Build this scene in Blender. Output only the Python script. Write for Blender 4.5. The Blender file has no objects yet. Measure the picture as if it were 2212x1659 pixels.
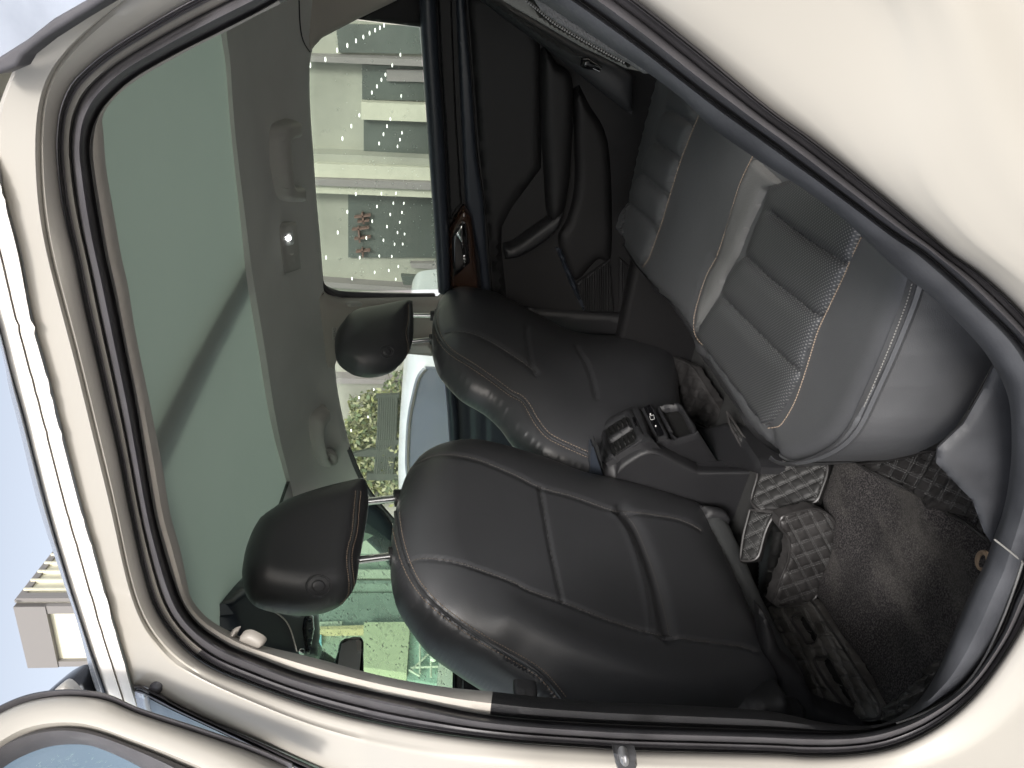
import bpy, bmesh, math, random
import numpy as np
from mathutils import Vector, Matrix
from mathutils.geometry import delaunay_2d_cdt
from mathutils.bvhtree import BVHTree
random.seed(7); rng = np.random.default_rng(7)
S = bpy.context.scene
COL = S.collection

# ------------------------------------------------------------------ camera
PSI, TH, RO = map(math.radians, (33, 7.5, 2.0)); FP = 1533.0
CAM = np.array([0.0, 0.0, 1.30])
F = np.array([-math.sin(PSI)*math.cos(TH), math.cos(PSI)*math.cos(TH), -math.sin(TH)])
D0 = np.array([-math.cos(PSI), -math.sin(PSI), 0.0])
R0 = np.cross(D0, F); R0 = -R0 if R0[2] > 0 else R0
RR = R0*math.cos(RO) - D0*math.sin(RO)
DD = D0*math.cos(RO) + R0*math.sin(RO)
cd = bpy.data.cameras.new('camera'); cam = bpy.data.objects.new('camera', cd); COL.objects.link(cam)
cd.sensor_fit = 'HORIZONTAL'; cd.sensor_width = 36.0; cd.lens = 36.0*FP/2212.0
cd.clip_start = 0.02; cd.clip_end = 2000
M = Matrix(((RR[0], -DD[0], -F[0], CAM[0]), (RR[1], -DD[1], -F[1], CAM[1]), (RR[2], -DD[2], -F[2], CAM[2]), (0, 0, 0, 1)))
cam.matrix_world = M
S.camera = cam

# ------------------------------------------------------------------ light
W = bpy.data.worlds.new('World'); S.world = W; W.use_nodes = True
wn = W.node_tree; wn.nodes.clear()
SUN_EL, SUN_AZ = math.radians(31), math.radians(147)     # azimuth of the sun seen from above, from +Y clockwise
sky = wn.nodes.new('ShaderNodeTexSky'); sky.sky_type = 'NISHITA'; sky.sun_disc = False
sky.sun_elevation = SUN_EL; sky.sun_rotation = SUN_AZ; sky.air_density = 1.0; sky.dust_density = 3.0; sky.ozone_density = 1.0
bg = wn.nodes.new('ShaderNodeBackground'); bg.inputs['Strength'].default_value = 0.11
wo = wn.nodes.new('ShaderNodeOutputWorld')
hs = wn.nodes.new('ShaderNodeHueSaturation'); hs.inputs['Saturation'].default_value = .42
wn.links.new(sky.outputs[0], hs.inputs['Color']); wn.links.new(hs.outputs[0], bg.inputs[0]); wn.links.new(bg.outputs[0], wo.inputs[0])
sl = bpy.data.lights.new('sun', 'SUN'); sl.energy = 1.35; sl.angle = math.radians(12); sl.color = (1, .975, .945)
so = bpy.data.objects.new('sun', sl); COL.objects.link(so)
sd = Vector((math.sin(SUN_AZ)*math.cos(SUN_EL), math.cos(SUN_AZ)*math.cos(SUN_EL), math.sin(SUN_EL)))
so.rotation_euler = sd.to_track_quat('Z', 'Y').to_euler()
so.location = (0, -3, 6)
S.view_settings.view_transform = 'Standard'; S.view_settings.look = 'None'
S.view_settings.exposure = 1.28; S.view_settings.gamma = 1
S.cycles.max_bounces = 10; S.cycles.transparent_max_bounces = 16; S.cycles.diffuse_bounces = 5
S.cycles.use_denoising = True

# ------------------------------------------------------------------ materials
def mat(name, col, rough=.5, metal=0, grain=0, gscale=400, coat=0, spec=.5, sheen=0, var=0, vscale=6, kind='noise', emit=None, es=1, dust=0, wave=0):
    m = bpy.data.materials.new(name); m.use_nodes = True; n = m.node_tree; b = n.nodes['Principled BSDF']
    L = n.links.new
    b.inputs['Base Color'].default_value = (*col, 1); b.inputs['Roughness'].default_value = rough
    b.inputs['Metallic'].default_value = metal; b.inputs['Coat Weight'].default_value = coat
    b.inputs['Coat Roughness'].default_value = .05
    b.inputs['Specular IOR Level'].default_value = spec
    b.inputs['Sheen Weight'].default_value = sheen
    tc = n.nodes.new('ShaderNodeTexCoord')
    if emit:
        b.inputs['Emission Color'].default_value = (*emit, 1); b.inputs['Emission Strength'].default_value = es
    if grain:
        if kind == 'voronoi':
            t = n.nodes.new('ShaderNodeTexVoronoi'); t.feature = 'DISTANCE_TO_EDGE'; t.inputs['Scale'].default_value = gscale; out = t.outputs['Distance']
        else:
            t = n.nodes.new('ShaderNodeTexNoise'); t.inputs['Scale'].default_value = gscale; t.inputs['Detail'].default_value = 3; out = t.outputs['Fac']
        L(tc.outputs['Object'], t.inputs['Vector'])
        bp = n.nodes.new('ShaderNodeBump'); bp.inputs['Strength'].default_value = grain; bp.inputs['Distance'].default_value = .002
        L(out, bp.inputs['Height']); L(bp.outputs[0], b.inputs['Normal'])
        if wave:
            tw = n.nodes.new('ShaderNodeTexNoise'); tw.inputs['Scale'].default_value = 16; tw.inputs['Detail'].default_value = 6; tw.inputs['Distortion'].default_value = .8
            L(tc.outputs['Object'], tw.inputs['Vector']); b2 = n.nodes.new('ShaderNodeBump'); b2.inputs['Strength'].default_value = wave; b2.inputs['Distance'].default_value = .006
            L(tw.outputs['Fac'], b2.inputs['Height']); L(b2.outputs[0], bp.inputs['Normal'])
    if var or dust:
        t = n.nodes.new('ShaderNodeTexNoise'); t.inputs['Scale'].default_value = vscale; t.inputs['Detail'].default_value = 5
        L(tc.outputs['Object'], t.inputs['Vector'])
        r = n.nodes.new('ShaderNodeValToRGB'); L(t.outputs['Fac'], r.inputs[0])
        r.color_ramp.elements[0].position = .35; r.color_ramp.elements[1].position = .7
        a = [c*(1-var) for c in col]; c2 = [c*(1+var)+dust for c in col]
        r.color_ramp.elements[0].color = (*a, 1); r.color_ramp.elements[1].color = (*c2, 1)
        L(r.outputs[0], b.inputs['Base Color'])
        t2 = n.nodes.new('ShaderNodeMapRange'); L(t.outputs['Fac'], t2.inputs[0])
        t2.inputs[3].default_value = max(0.02, rough-.06); t2.inputs[4].default_value = rough+.08
        L(t2.outputs[0], b.inputs['Roughness'])
    return m

def glass(name, tint, gloss=.06, haze=None, ff=0.0):
    m = bpy.data.materials.new(name); m.use_nodes = True; n = m.node_tree; n.nodes.clear(); L = n.links.new
    o = n.nodes.new('ShaderNodeOutputMaterial'); tr = n.nodes.new('ShaderNodeBsdfTransparent'); tr.inputs[0].default_value = (*tint, 1)
    g = n.nodes.new('ShaderNodeBsdfGlossy'); g.inputs['Roughness'].default_value = .02
    lw = n.nodes.new('ShaderNodeLayerWeight'); lw.inputs[0].default_value = .5
    pw = n.nodes.new('ShaderNodeMath'); pw.operation = 'POWER'; L(lw.outputs['Facing'], pw.inputs[0]); pw.inputs[1].default_value = 4
    fr = n.nodes.new('ShaderNodeMapRange'); L(pw.outputs[0], fr.inputs[0]); fr.inputs[3].default_value = .04; fr.inputs[4].default_value = .6
    mx = n.nodes.new('ShaderNodeMixShader'); L(fr.outputs[0], mx.inputs[0]); L(tr.outputs[0], mx.inputs[1]); L(g.outputs[0], mx.inputs[2])
    last = mx
    if haze:
        d = n.nodes.new('ShaderNodeBsdfDiffuse'); d.inputs[0].default_value = (*haze, 1)  # pale diffuse layer paints haze onto the pane
        t = n.nodes.new('ShaderNodeTexNoise'); t.inputs['Scale'].default_value = 14; t.inputs['Detail'].default_value = 8
        tc = n.nodes.new('ShaderNodeTexCoord'); L(tc.outputs['Object'], t.inputs['Vector'])
        mr = n.nodes.new('ShaderNodeMapRange'); mr.inputs[3].default_value = ff*.5; mr.inputs[4].default_value = ff*1.5; L(t.outputs['Fac'], mr.inputs[0])
        m2 = n.nodes.new('ShaderNodeMixShader'); L(mr.outputs[0], m2.inputs[0]); L(mx.outputs[0], m2.inputs[1]); L(d.outputs[0], m2.inputs[2]); last = m2
    L(last.outputs[0], o.inputs[0])
    return m

PAINT = mat('cream_paint', (.375, .355, .32), .40, coat=.3, spec=.5, var=.02, vscale=3)
RUBBER = mat('seal_rubber', (.072, .069, .075), .46, spec=.5, var=.15, vscale=30, grain=.08, gscale=300)
TRIMFAB = mat('beige_trim', (.42, .39, .35), .9, grain=.12, gscale=900, sheen=.2, var=.03, vscale=8)
HEADL = mat('headliner_fabric', (.60, .60, .57), .95, grain=.18, gscale=900, sheen=.2, var=.04, vscale=6)
SHADE = mat('sunshade_fabric', (.42, .43, .40), .95, grain=.2, gscale=1200, sheen=.2, var=.03, vscale=4)
HANDLE = mat('beige_plastic', (.46, .45, .42), .5, grain=.05, gscale=800)
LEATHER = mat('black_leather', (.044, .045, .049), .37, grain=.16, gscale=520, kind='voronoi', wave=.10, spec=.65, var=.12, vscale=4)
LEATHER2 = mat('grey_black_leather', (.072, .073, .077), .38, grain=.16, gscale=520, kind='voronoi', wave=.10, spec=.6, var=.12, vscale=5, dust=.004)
BOLSTER = mat('grained_grey_leather', (.125, .125, .123), .5, grain=.45, gscale=420, kind='voronoi', var=.08)
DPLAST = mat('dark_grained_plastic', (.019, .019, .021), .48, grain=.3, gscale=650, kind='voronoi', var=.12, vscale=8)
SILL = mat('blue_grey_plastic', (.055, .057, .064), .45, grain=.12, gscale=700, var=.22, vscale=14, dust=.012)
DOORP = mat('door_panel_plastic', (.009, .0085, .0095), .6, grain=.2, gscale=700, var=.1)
GLOSSB = mat('gloss_black', (.006, .006, .007), .08, coat=.5)
CHROME = mat('chrome', (.8, .8, .8), .07, metal=1)
BROWN = mat('brown_lacquer', (.040, .021, .014), .12, coat=.8, var=.1)
STITCH = mat('tan_thread', (.27, .21, .16), .8)
STITCHG = mat('pale_thread', (.20, .195, .185), .8)
QUILT = mat('quilted_leather', (.032, .030, .030), .40, grain=.1, gscale=700, kind='voronoi', var=.25, vscale=18, dust=.014, spec=.6)
QUILTD = mat('dusty_lifted_quilt', (.085, .080, .074), .4, grain=.1, gscale=700, kind='voronoi', var=.3, vscale=22, dust=.02, spec=.6)  # dusty, and paler than QUILT to brighten the shaded ledge
WHITEM = mat('white_mark', (.8, .8, .8), .5)
BELT = mat('belt_webbing', (.03, .032, .033), .8, grain=.6, gscale=900)
SATIN = mat('satin_blue_black', (.030, .036, .048), .36, grain=.05, gscale=800)
SILVER = mat('silver_rail', (.55, .58, .63), .25, metal=.7)
GLASS_W = glass('windscreen_glass', (.62, .90, .70), haze=(.78, .88, .80), ff=.22)
GLASS_S = glass('side_glass', (.62, .70, .62), haze=(.72, .76, .68), ff=.2)
GLASS_F = glass('front_side_glass', (.86, .92, .86), haze=(.75, .78, .70), ff=.22)
GLASS_D = glass('open_door_glass', (.25, .33, .38), haze=(.45, .52, .56), ff=.10)
DROP = glass('water_drop', (.95, 1, .97))
def translucent(m, col, f):
    n = m.node_tree; L = n.links.new; b = n.nodes['Principled BSDF']; o = [x for x in n.nodes if x.type == 'OUTPUT_MATERIAL'][0]
    t = n.nodes.new('ShaderNodeBsdfTranslucent'); t.inputs[0].default_value = (*col, 1)
    mx = n.nodes.new('ShaderNodeMixShader'); mx.inputs[0].default_value = f; L(b.outputs[0], mx.inputs[1]); L(t.outputs[0], mx.inputs[2]); L(mx.outputs[0], o.inputs[0])
translucent(SHADE, (.42, .46, .42), .30)
def perforated():
    m = mat('perforated_leather', (.034, .035, .038), .42, grain=.1, gscale=520, kind='voronoi'); n = m.node_tree; L = n.links.new; b = n.nodes['Principled BSDF']
    tc = n.nodes.new('ShaderNodeTexCoord'); mp = n.nodes.new('ShaderNodeMapping'); mp.inputs['Rotation'].default_value = (0, 0, math.radians(45))
    s = 270; mp.inputs['Scale'].default_value = (s, s, 0); L(tc.outputs['Object'], mp.inputs[0])
    v = n.nodes.new('ShaderNodeTexVoronoi'); v.inputs['Randomness'].default_value = 0; v.voronoi_dimensions = '2D'; v.inputs['Scale'].default_value = 1
    L(mp.outputs[0], v.inputs['Vector'])
    r = n.nodes.new('ShaderNodeValToRGB'); L(v.outputs['Distance'], r.inputs[0])
    r.color_ramp.elements[0].position = .16; r.color_ramp.elements[0].color = (.15, .15, .147, 1)
    r.color_ramp.elements[1].position = .30; r.color_ramp.elements[1].color = (.034, .035, .038, 1)
    L(r.outputs[0], b.inputs['Base Color']); return m
PERF = perforated()
def carpet():
    m = mat('dusty_carpet', (.03, .028, .028), .95, grain=1.0, gscale=420); n = m.node_tree; L = n.links.new; b = n.nodes['Principled BSDF']
    tc = n.nodes.new('ShaderNodeTexCoord')
    t = n.nodes.new('ShaderNodeTexNoise'); t.inputs['Scale'].default_value = 340; t.inputs['Detail'].default_value = 2; L(tc.outputs['Object'], t.inputs['Vector'])
    r = n.nodes.new('ShaderNodeValToRGB'); L(t.outputs['Fac'], r.inputs[0]); r.color_ramp.elements[0].position = .42; r.color_ramp.elements[1].position = .68
    r.color_ramp.elements[0].color = (.010, .009, .010, 1); r.color_ramp.elements[1].color = (.085, .077, .077, 1)
    t2 = n.nodes.new('ShaderNodeTexNoise'); t2.inputs['Scale'].default_value = 9; t2.inputs['Detail'].default_value = 8; t2.inputs['Roughness'].default_value = .65
    mp = n.nodes.new('ShaderNodeMapping'); mp.inputs['Scale'].default_value = (1, .6, 1); L(tc.outputs['Object'], mp.inputs[0]); L(mp.outputs[0], t2.inputs['Vector'])
    r2 = n.nodes.new('ShaderNodeValToRGB'); L(t2.outputs['Fac'], r2.inputs[0]); r2.color_ramp.elements[0].position = .50; r2.color_ramp.elements[1].position = .85
    mx = n.nodes.new('ShaderNodeMixRGB'); L(r2.outputs[0], mx.inputs[0]); L(r.outputs[0], mx.inputs[1]); mx.inputs[2].default_value = (.112, .104, .095, 1)
    L(mx.outputs[0], b.inputs['Base Color']); return m
CARPET = carpet()

# ------------------------------------------------------------------ geometry helpers
def ray(p): return F + (p[0]-1106)/FP*RR + (p[1]-829.5)/FP*DD
def Z(ox, oy, pts, k=1/3.): return [(ox+x*k, oy+y*k) for x, y in pts]
def cplane(p0, n):
    p0 = np.array(p0, float); n = np.array(n, float); n /= np.linalg.norm(n)
    def f(p):
        r = ray(p); t = ((p0-CAM)@n)/(r@n); nn = n if n@r < 0 else -n
        return CAM+t*r, nn
    return f
def cy(y, **k): return cplane((0, y, 0), (0, 1, 0))
def cx(x): return cplane((x, 0, 0), (1, 0, 0))
def cz(z): return cplane((0, 0, z), (0, 0, 1))
def cyf(g):                                              # surface y = g(x, z)
    def f(p):
        r = ray(p); t = 1.0
        for _ in range(14):
            q = CAM+t*r; t = g(q[0], q[2])/r[1]
        q = CAM+t*r; e = 1e-3
        n = np.array([g(q[0]+e, q[2])-g(q[0]-e, q[2]), -2*e, g(q[0], q[2]+e)-g(q[0], q[2]-e)]); n /= np.linalg.norm(n)
        if n@r > 0: n = -n
        return q, n
    return f
def cpts(pc):                                            # plane fitted to [(px, {axis: value})]
    P = [ax(p) for p, ax in pc]; P = np.array([a[0] for a in P]); c = P.mean(0); n = np.linalg.svd(P-c)[2][2]
    return cplane(c, n)
def cbvh(o, fb=None):
    ob = o if isinstance(o, list) else [o]; vs = []; fs = []
    for q in ob:
        k = len(vs); vs += [v.co + Vector(root_off(q)) for v in q.data.vertices]; fs += [[i+k for i in p.vertices] for p in q.data.polygons]
    T = BVHTree.FromPolygons(vs, fs); C = Vector(CAM)
    def f(p):
        r = ray(p); h = T.ray_cast(C, Vector(r).normalized())
        if h[0] is None:
            return fb(p) if fb else (None, None)
        n = np.array(h[1]);  n = -n if n@r > 0 else n
        return np.array(h[0]), n
    return f
def root_off(q):
    r = q
    while r.parent: r = r.parent
    return tuple(r.location)
def catmull(pts, closed=False, n=8):
    P = [np.array(p, float) for p in pts]; N = len(P); out = []
    for i in range(N if closed else N-1):
        a, b, c, d = (P[(i-1) % N], P[i], P[(i+1) % N], P[(i+2) % N]) if closed else (P[max(i-1, 0)], P[i], P[i+1], P[min(i+2, N-1)])
        for k in range(n):
            t = k/n; out.append(.5*((2*b)+(-a+c)*t+(2*a-5*b+4*c-d)*t*t+(-a+3*b-3*c+d)*t**3))
    if not closed: out.append(P[-1])
    return np.array(out)
def resample(C, step, closed=False):
    C = np.array(C, float)
    if closed: C = np.vstack([C, C[:1]])
    d = np.r_[0, np.cumsum(np.linalg.norm(np.diff(C, axis=0), axis=1))]; n = max(3, int(round(d[-1]/step)))
    t = np.linspace(0, d[-1], n+1); 
    if closed: t = t[:-1]
    return np.stack([np.interp(t, d, C[:, k]) for k in range(C.shape[1])], 1)
def edges(pts, sp):
    P = np.array(pts, float); out = []
    for a, b in zip(P, np.roll(P, -1, 0)):
        n = max(1, int(round(np.linalg.norm(b-a)/sp))); out += [a+(b-a)*k/n for k in range(n)]
    return np.array(out)
def dist(P, C, closed=False):
    C = np.array(C, float)
    if closed: C = np.vstack([C, C[:1]])
    A, B = C[:-1], C[1:]; AB = B-A; L2 = (AB**2).sum(1)+1e-12; best = np.full(len(P), 1e9)
    for a, ab, l in zip(A, AB, L2):
        t = np.clip(((P-a)@ab)/l, 0, 1); q = a+t[:, None]*ab; best = np.minimum(best, np.linalg.norm(P-q, axis=1))
    return best
def inside(P, C):
    x, y = P[:, 0], P[:, 1]; r = np.zeros(len(P), bool); n = len(C)
    for i in range(n):
        x1, y1 = C[i]; x2, y2 = C[(i+1) % n]
        if y1 == y2: continue
        c = ((y1 > y) != (y2 > y)) & (x < (x2-x1)*(y-y1)/(y2-y1)+x1); r ^= c
    return r
def build(name, verts, faces, m, parent=None, smooth=True, kind=None, mats=None, midx=None):
    me = bpy.data.meshes.new(name); root = parent
    while root is not None and root.parent: root = root.parent
    v = np.array(verts, float)
    off = np.array(root.location) if root is not None else np.array([*( (v.min(0)+v.max(0))/2)[:2], v[:, 2].min()])
    me.from_pydata((v-off).tolist(), [], [list(map(int, f)) for f in faces]); o = bpy.data.objects.new(name, me); COL.objects.link(o)
    if root is not None: o.parent = parent
    else: o.location = off
    for k in (mats or [m]): me.materials.append(k)
    if midx is not None: me.polygons.foreach_set('material_index', midx)
    bm = bmesh.new(); bm.from_mesh(me); bmesh.ops.recalc_face_normals(bm, faces=bm.faces); bm.to_mesh(me); bm.free()
    if smooth:
        me.polygons.foreach_set('use_smooth', [True]*len(me.polygons))
        try: me.set_sharp_from_angle(angle=math.radians(50))
        except Exception: pass
    me.update()
    if kind: o['kind'] = kind
    return o
def tag(o, label=None, cat=None, group=None, kind=None):
    if label: o['label'] = label
    if cat: o['category'] = cat
    if group: o['group'] = group
    if kind: o['kind'] = kind
    return o
def empty(name, loc):
    o = bpy.data.objects.new(name, None); COL.objects.link(o); o.location = loc; o.empty_display_size = .2
    bpy.context.view_layer.update(); return o
def prof(t): t = np.clip(t, 0, 1); return np.sqrt(1-(1-t)**2)
def groove(curves, depth, w):
    cs = [catmull(c) if len(c) > 2 else np.array(c, float) for c in curves]
    def f(P):
        h = np.zeros(len(P))
        for c in cs: h -= depth*np.exp(-(dist(P, c)/w)**2)
        return h
    return f
def shell(name, outline, cast, m, parent=None, h=0, edge=20, sp=10, skirt=.01, hf=None, smooth=True, back=None, curve=True, holes=(), kind=None, pw=None, base=0):
    O = resample(catmull(outline, True), sp, True) if curve else edges(outline, sp)
    lo, hi = O.min(0), O.max(0); gx, gy = np.meshgrid(np.arange(lo[0], hi[0]+sp, sp), np.arange(lo[1], hi[1]+sp, sp*.866)); gx = gx+np.where(np.arange(gx.shape[0]) % 2, sp/2, 0)[:, None]
    G = np.stack([gx.ravel(), gy.ravel()], 1); G = G[inside(G, O)]; dO = dist(G, O, True); G = G[dO > sp*.55]
    HS = [resample(hh, sp, True) for hh in holes]
    for hh in HS: G = G[~inside(G, hh)]; G = G[dist(G, hh, True) > sp*.5]
    vs = [Vector(p) for p in O]; es = [(i, (i+1) % len(O)) for i in range(len(O))]
    for hh in HS:
        k = len(vs); vs += [Vector(p) for p in hh]; es += [(k+i, k+(i+1) % len(hh)) for i in range(len(hh))]
    nb = len(vs); vs += [Vector(p) for p in G]
    v2, _, fs, _, _, _ = delaunay_2d_cdt(vs, es, [], 0, 1e-4)
    V = np.array([tuple(v) for v in v2]); fs = [f for f in fs]
    cen = np.array([V[list(f)].mean(0) for f in fs]); ok = inside(cen, O)
    for hh in HS: ok &= ~inside(cen, hh)
    fs = [f for f, k in zip(fs, ok) if k]
    d = dist(V, O, True)
    for hh in HS: d = np.minimum(d, dist(V, hh, True))
    H = h*prof(d/edge)+base
    pts = []; nor = []; bad = set()
    for i, p in enumerate(V):
        q, n = cast(p)
        if q is None: bad.add(i); q = np.zeros(3); n = np.array([0, 0, 1.])
        pts.append(q); nor.append(n)
    pts = np.array(pts); nor = np.array(nor)
    fs = [f for f in fs if not any(i in bad for i in f)]
    if not fs: print('EMPTY SHELL', name, outline[:2])
    if hf is not None:
        q = pts+nor*H[:, None]-CAM; dd = q@F; ok_ = dd > .05
        V2 = np.where(ok_[:, None], np.stack([1106+FP*(q@RR)/np.where(ok_, dd, 1), 829.5+FP*(q@DD)/np.where(ok_, dd, 1)], 1), V)
        H = H+hf(V2)
    top = pts+nor*H[:, None]
    faces = [tuple(f) for f in fs]; verts = list(top)
    # boundary edges
    cnt = {}
    for f in fs:
        for a, b in zip(f, f[1:]+f[:1]): cnt[(a, b)] = cnt.get((a, b), 0)+1
    bd = [(a, b) for (a, b) in cnt if (b, a) not in cnt]
    if back is not None:
        bi = {a for e in bd for a in e}; mp = {}
        for i in range(len(V)):
            if i in bi: mp[i] = i
            else: mp[i] = len(verts); verts.append(pts[i]-nor[i]*back*prof(d[i]/edge))
        faces += [tuple(mp[i] for i in reversed(f)) for f in fs]
    elif skirt:
        mp = {}
        for a, b in bd:
            for q in (a, b):
                if q not in mp: mp[q] = len(verts); verts.append(top[q]-nor[q]*skirt)
            faces.append((b, a, mp[a], mp[b]))
    return build(name, verts, faces, m, parent, smooth, kind)
def loft(name, rows, m, parent=None, closed=False, smooth=True, kind=None, mats=None, mf=None):
    rows = np.array(rows); nr, nc = rows.shape[:2]; faces = []; mi = []
    for i in range(nr-1):
        for j in range(nc if closed else nc-1):
            faces.append((i*nc+j, i*nc+(j+1) % nc, (i+1)*nc+(j+1) % nc, (i+1)*nc+j)); mi.append(mf(i, j) if mf else 0)
    return build(name, rows.reshape(-1, 3), faces, m, parent, smooth, kind, mats, mi if mf else None)
def tube(name, pts, r, m, parent=None, seg=8, caps=True, closed=False, flat=1.0, kind=None):
    if len(pts) < 2: print('EMPTY TUBE', name); return None
    P = np.array(pts, float); n = len(P); vs = []; fs = []; up = np.array([.3, .2, .93])
    rs = r if hasattr(r, '__len__') else [r]*n
    for i in range(n):
        t = (P[(i+1) % n]-P[i-1]) if closed else P[min(i+1, n-1)]-P[max(i-1, 0)]; t = t/(np.linalg.norm(t)+1e-12)
        a = np.cross(t, up); a /= np.linalg.norm(a)+1e-12; b = np.cross(t, a)
        for k in range(seg):
            w = 2*math.pi*k/seg; vs.append(P[i]+rs[i]*(math.cos(w)*a+flat*math.sin(w)*b))
    for i in range(n if closed else n-1):
        for k in range(seg): fs.append((i*seg+k, i*seg+(k+1) % seg, ((i+1) % n)*seg+(k+1) % seg, ((i+1) % n)*seg+k))
    if caps and not closed: fs += [tuple(range(seg)), tuple(range((n-1)*seg, n*seg))]
    return build(name, vs, fs, m, parent, kind=kind)
def ptube(name, px, cast, r, m, parent=None, lift=0, step=10, seg=6, curve=True, closed=False, **k):
    C = catmull(px, closed) if curve and len(px) > 2 else np.array(px, float)
    C = resample(C, step, closed); P = []
    for p in C:
        q, n = cast(p)
        if q is not None: P.append(q+n*lift)
    if not closed and len(P) > 4:
        for _ in range(3): P = [P[0]]+[(P[i-1]+2*P[i]+P[i+1])/4 for i in range(1, len(P)-1)]+[P[-1]]
    return tube(name, P, r, m, parent, seg, closed=closed, **k)
def stitches(name, curves, cast, m, parent, step=6.5, r=.0009, ln=.6, lift=.0008):
    vs = []; fs = []
    for px in curves:
        C = catmull(px) if len(px) > 2 else np.array(px, float); C = resample(C, step)
        for a, b in zip(C[:-1], C[1:]):
            m0 = (a+b)/2; A = cast(m0-(b-a)*ln/2); B = cast(m0+(b-a)*ln/2)
            if A[0] is None or B[0] is None or np.linalg.norm(A[0]-B[0]) > .03: continue
            t = B[0]-A[0]; t /= np.linalg.norm(t)+1e-9; n = A[1]; s = np.cross(t, n); k = len(vs)
            for e, c in ((-1, A[0]), (1, B[0])):
                for u, w in ((1, 0), (0, 1), (-1, 0), (0, -1)): vs.append(c+n*lift+s*r*u+n*r*w)
            for j in range(4): fs.append((k+j, k+(j+1) % 4, k+4+(j+1) % 4, k+4+j))
            fs += [(k, k+3, k+2, k+1), (k+4, k+5, k+6, k+7)]
    return build(name, vs, fs, m, parent, False, 'stuff') if vs else None
def box(name, lo, hi, m, parent=None, bev=0, **k):
    lo, hi = np.array(lo, float), np.array(hi, float); bm = bmesh.new(); bmesh.ops.create_cube(bm, size=1)
    for v in bm.verts: v.co = Vector([(lo[i]+hi[i])/2+v.co[i]*(hi[i]-lo[i]) for i in range(3)])
    if bev: bmesh.ops.bevel(bm, geom=bm.edges[:], offset=bev, segments=3, profile=.5, affect='EDGES')
    bm.verts.index_update(); vs = [tuple(v.co) for v in bm.verts]; fs = [[v.index for v in f.verts] for f in bm.faces]; bm.free()
    return build(name, vs, fs, m, parent, bev > 0, **k)
def ellipse(c, rx, ry, n=20, rot=0):
    return [(c[0]+rx*math.cos(a)*math.cos(rot)-ry*math.sin(a)*math.sin(rot), c[1]+rx*math.cos(a)*math.sin(rot)+ry*math.sin(a)*math.cos(rot)) for a in np.linspace(0, 2*math.pi, n, endpoint=False)]

# ------------------------------------------------------------------ setting
GROUND = mat('wet_concrete', (.33, .32, .30), .7, grain=.5, gscale=20, var=.2, vscale=.8)
g = box('ground', (-300, -300, -.2), (300, 300, 0), GROUND); tag(g, kind='structure')

# ------------------------------------------------------------------ the car
car = empty('car', (-.9, 1.33, 0))
tag(car, 'cream white family car with its rear side door open, showing black leather seats', 'car')
def lean(z): t = z-1.15; return 0 if t < 0 else (.375*t if t > .2 else .375*t*t/.4+ .1*0 if t < 0 else .375*t*min(1, t/.2))
def side(off): return cyf(lambda x, z: .45+off+lean(min(z, 2.0)))

C1 = [(417,0),(367,27),(300,67),(233,110),(187,147),(153,183),(133,227),(125,267),(122,317),(125,367),(133,433),(147,500),(160,553),(180,653),(207,770),(230,870),(253,970),(280,1106),(310,1239),(337,1319),(387,1389),(450,1439),(553,1483),(686,1529),(820,1563),(953,1586),(1106,1604),(1273,1616),(1373,1622),(1659,1629),(1759,1634),(1859,1629),(1942,1611),(2026,1569),(2099,1509),(2159,1433),(2212,1346),(2262,1240),(2300,1120),(2330,1000),(2335,900),(2300,790),(2212,678),(2126,596),(2056,547),(1992,493),(1892,410),(1759,303),(1659,230),(1506,103),(1376,0),(1290,-60),(1180,-110),(1060,-140),(900,-150),(740,-120),(600,-75),(500,-40)]
C2 = [(553,28),(467,72),(367,123),(283,173),(230,223),(207,260),(197,293),(194,333),(200,383),(213,467),(228,553),(247,636),(270,753),(293,870),(312,986),(333,1106),(350,1173),(373,1249),(397,1309),(433,1353),(493,1393),(553,1418),(653,1456),(786,1489),(920,1518),(1066,1546),(1306,1564),(1659,1577),(1826,1581),(1926,1564),(2009,1529),(2092,1469),(2159,1373),(2192,1293),(2212,1246),(2240,1150),(2262,1050),(2265,930),(2250,840),(2212,753),(2126,663),(2006,553),(1926,500),(1759,377),(1659,303),(1506,193),(1373,90),(1249,0),(1180,-45),(1060,-80),(900,-85),(760,-60),(650,-25)]
C3 = [(520,52),(400,113),(300,170),(247,213),(222,250),(223,283),(230,367),(247,467),(262,553),(277,620),(293,720),(320,853),(350,1003),(367,1106),(390,1190),(405,1262),(415,1296),(450,1336),(500,1366),(553,1391),(586,1399),(686,1423),(820,1459),(953,1483),(1065,1494),(1173,1506),(1306,1516),(1506,1525),(1659,1536),(1776,1560),(1866,1568),(1926,1556),(1979,1519),(2012,1473),(2036,1426),(2089,1296),(2126,1219),(2142,1173),(2166,1106),(2179,1040),(2185,960),(2178,860),(2142,783),(2092,720),(2006,636),(1959,600),(1906,553),(1826,477),(1742,413),(1659,360),(1539,277),(1473,213),(1389,150),(1339,117),(1239,50),(1159,0),(1060,-35),(900,-45),(760,-35),(650,-10),(570,26)]
B1 = [(300,-20),(200,60),(130,130),(95,200),(88,300),(90,400),(100,500),(110,553),(160,736),(213,953),(250,1106),(275,1230),(305,1330),(345,1390),(400,1440),(467,1474),(553,1512),(700,1567),(900,1612),(1106,1636),(1400,1652),(1659,1660),(1800,1668),(1950,1650),(2080,1600),(2180,1510),(2260,1400),(2330,1240),(2380,1080),(2390,900),(2350,760),(2250,640),(2150,560),(2080,500),(2010,410),(1975,330),(1950,150),(1900,0),(1750,-120),(1500,-200),(1250,-230),(900,-240),(650,-190),(450,-100)]
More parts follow.
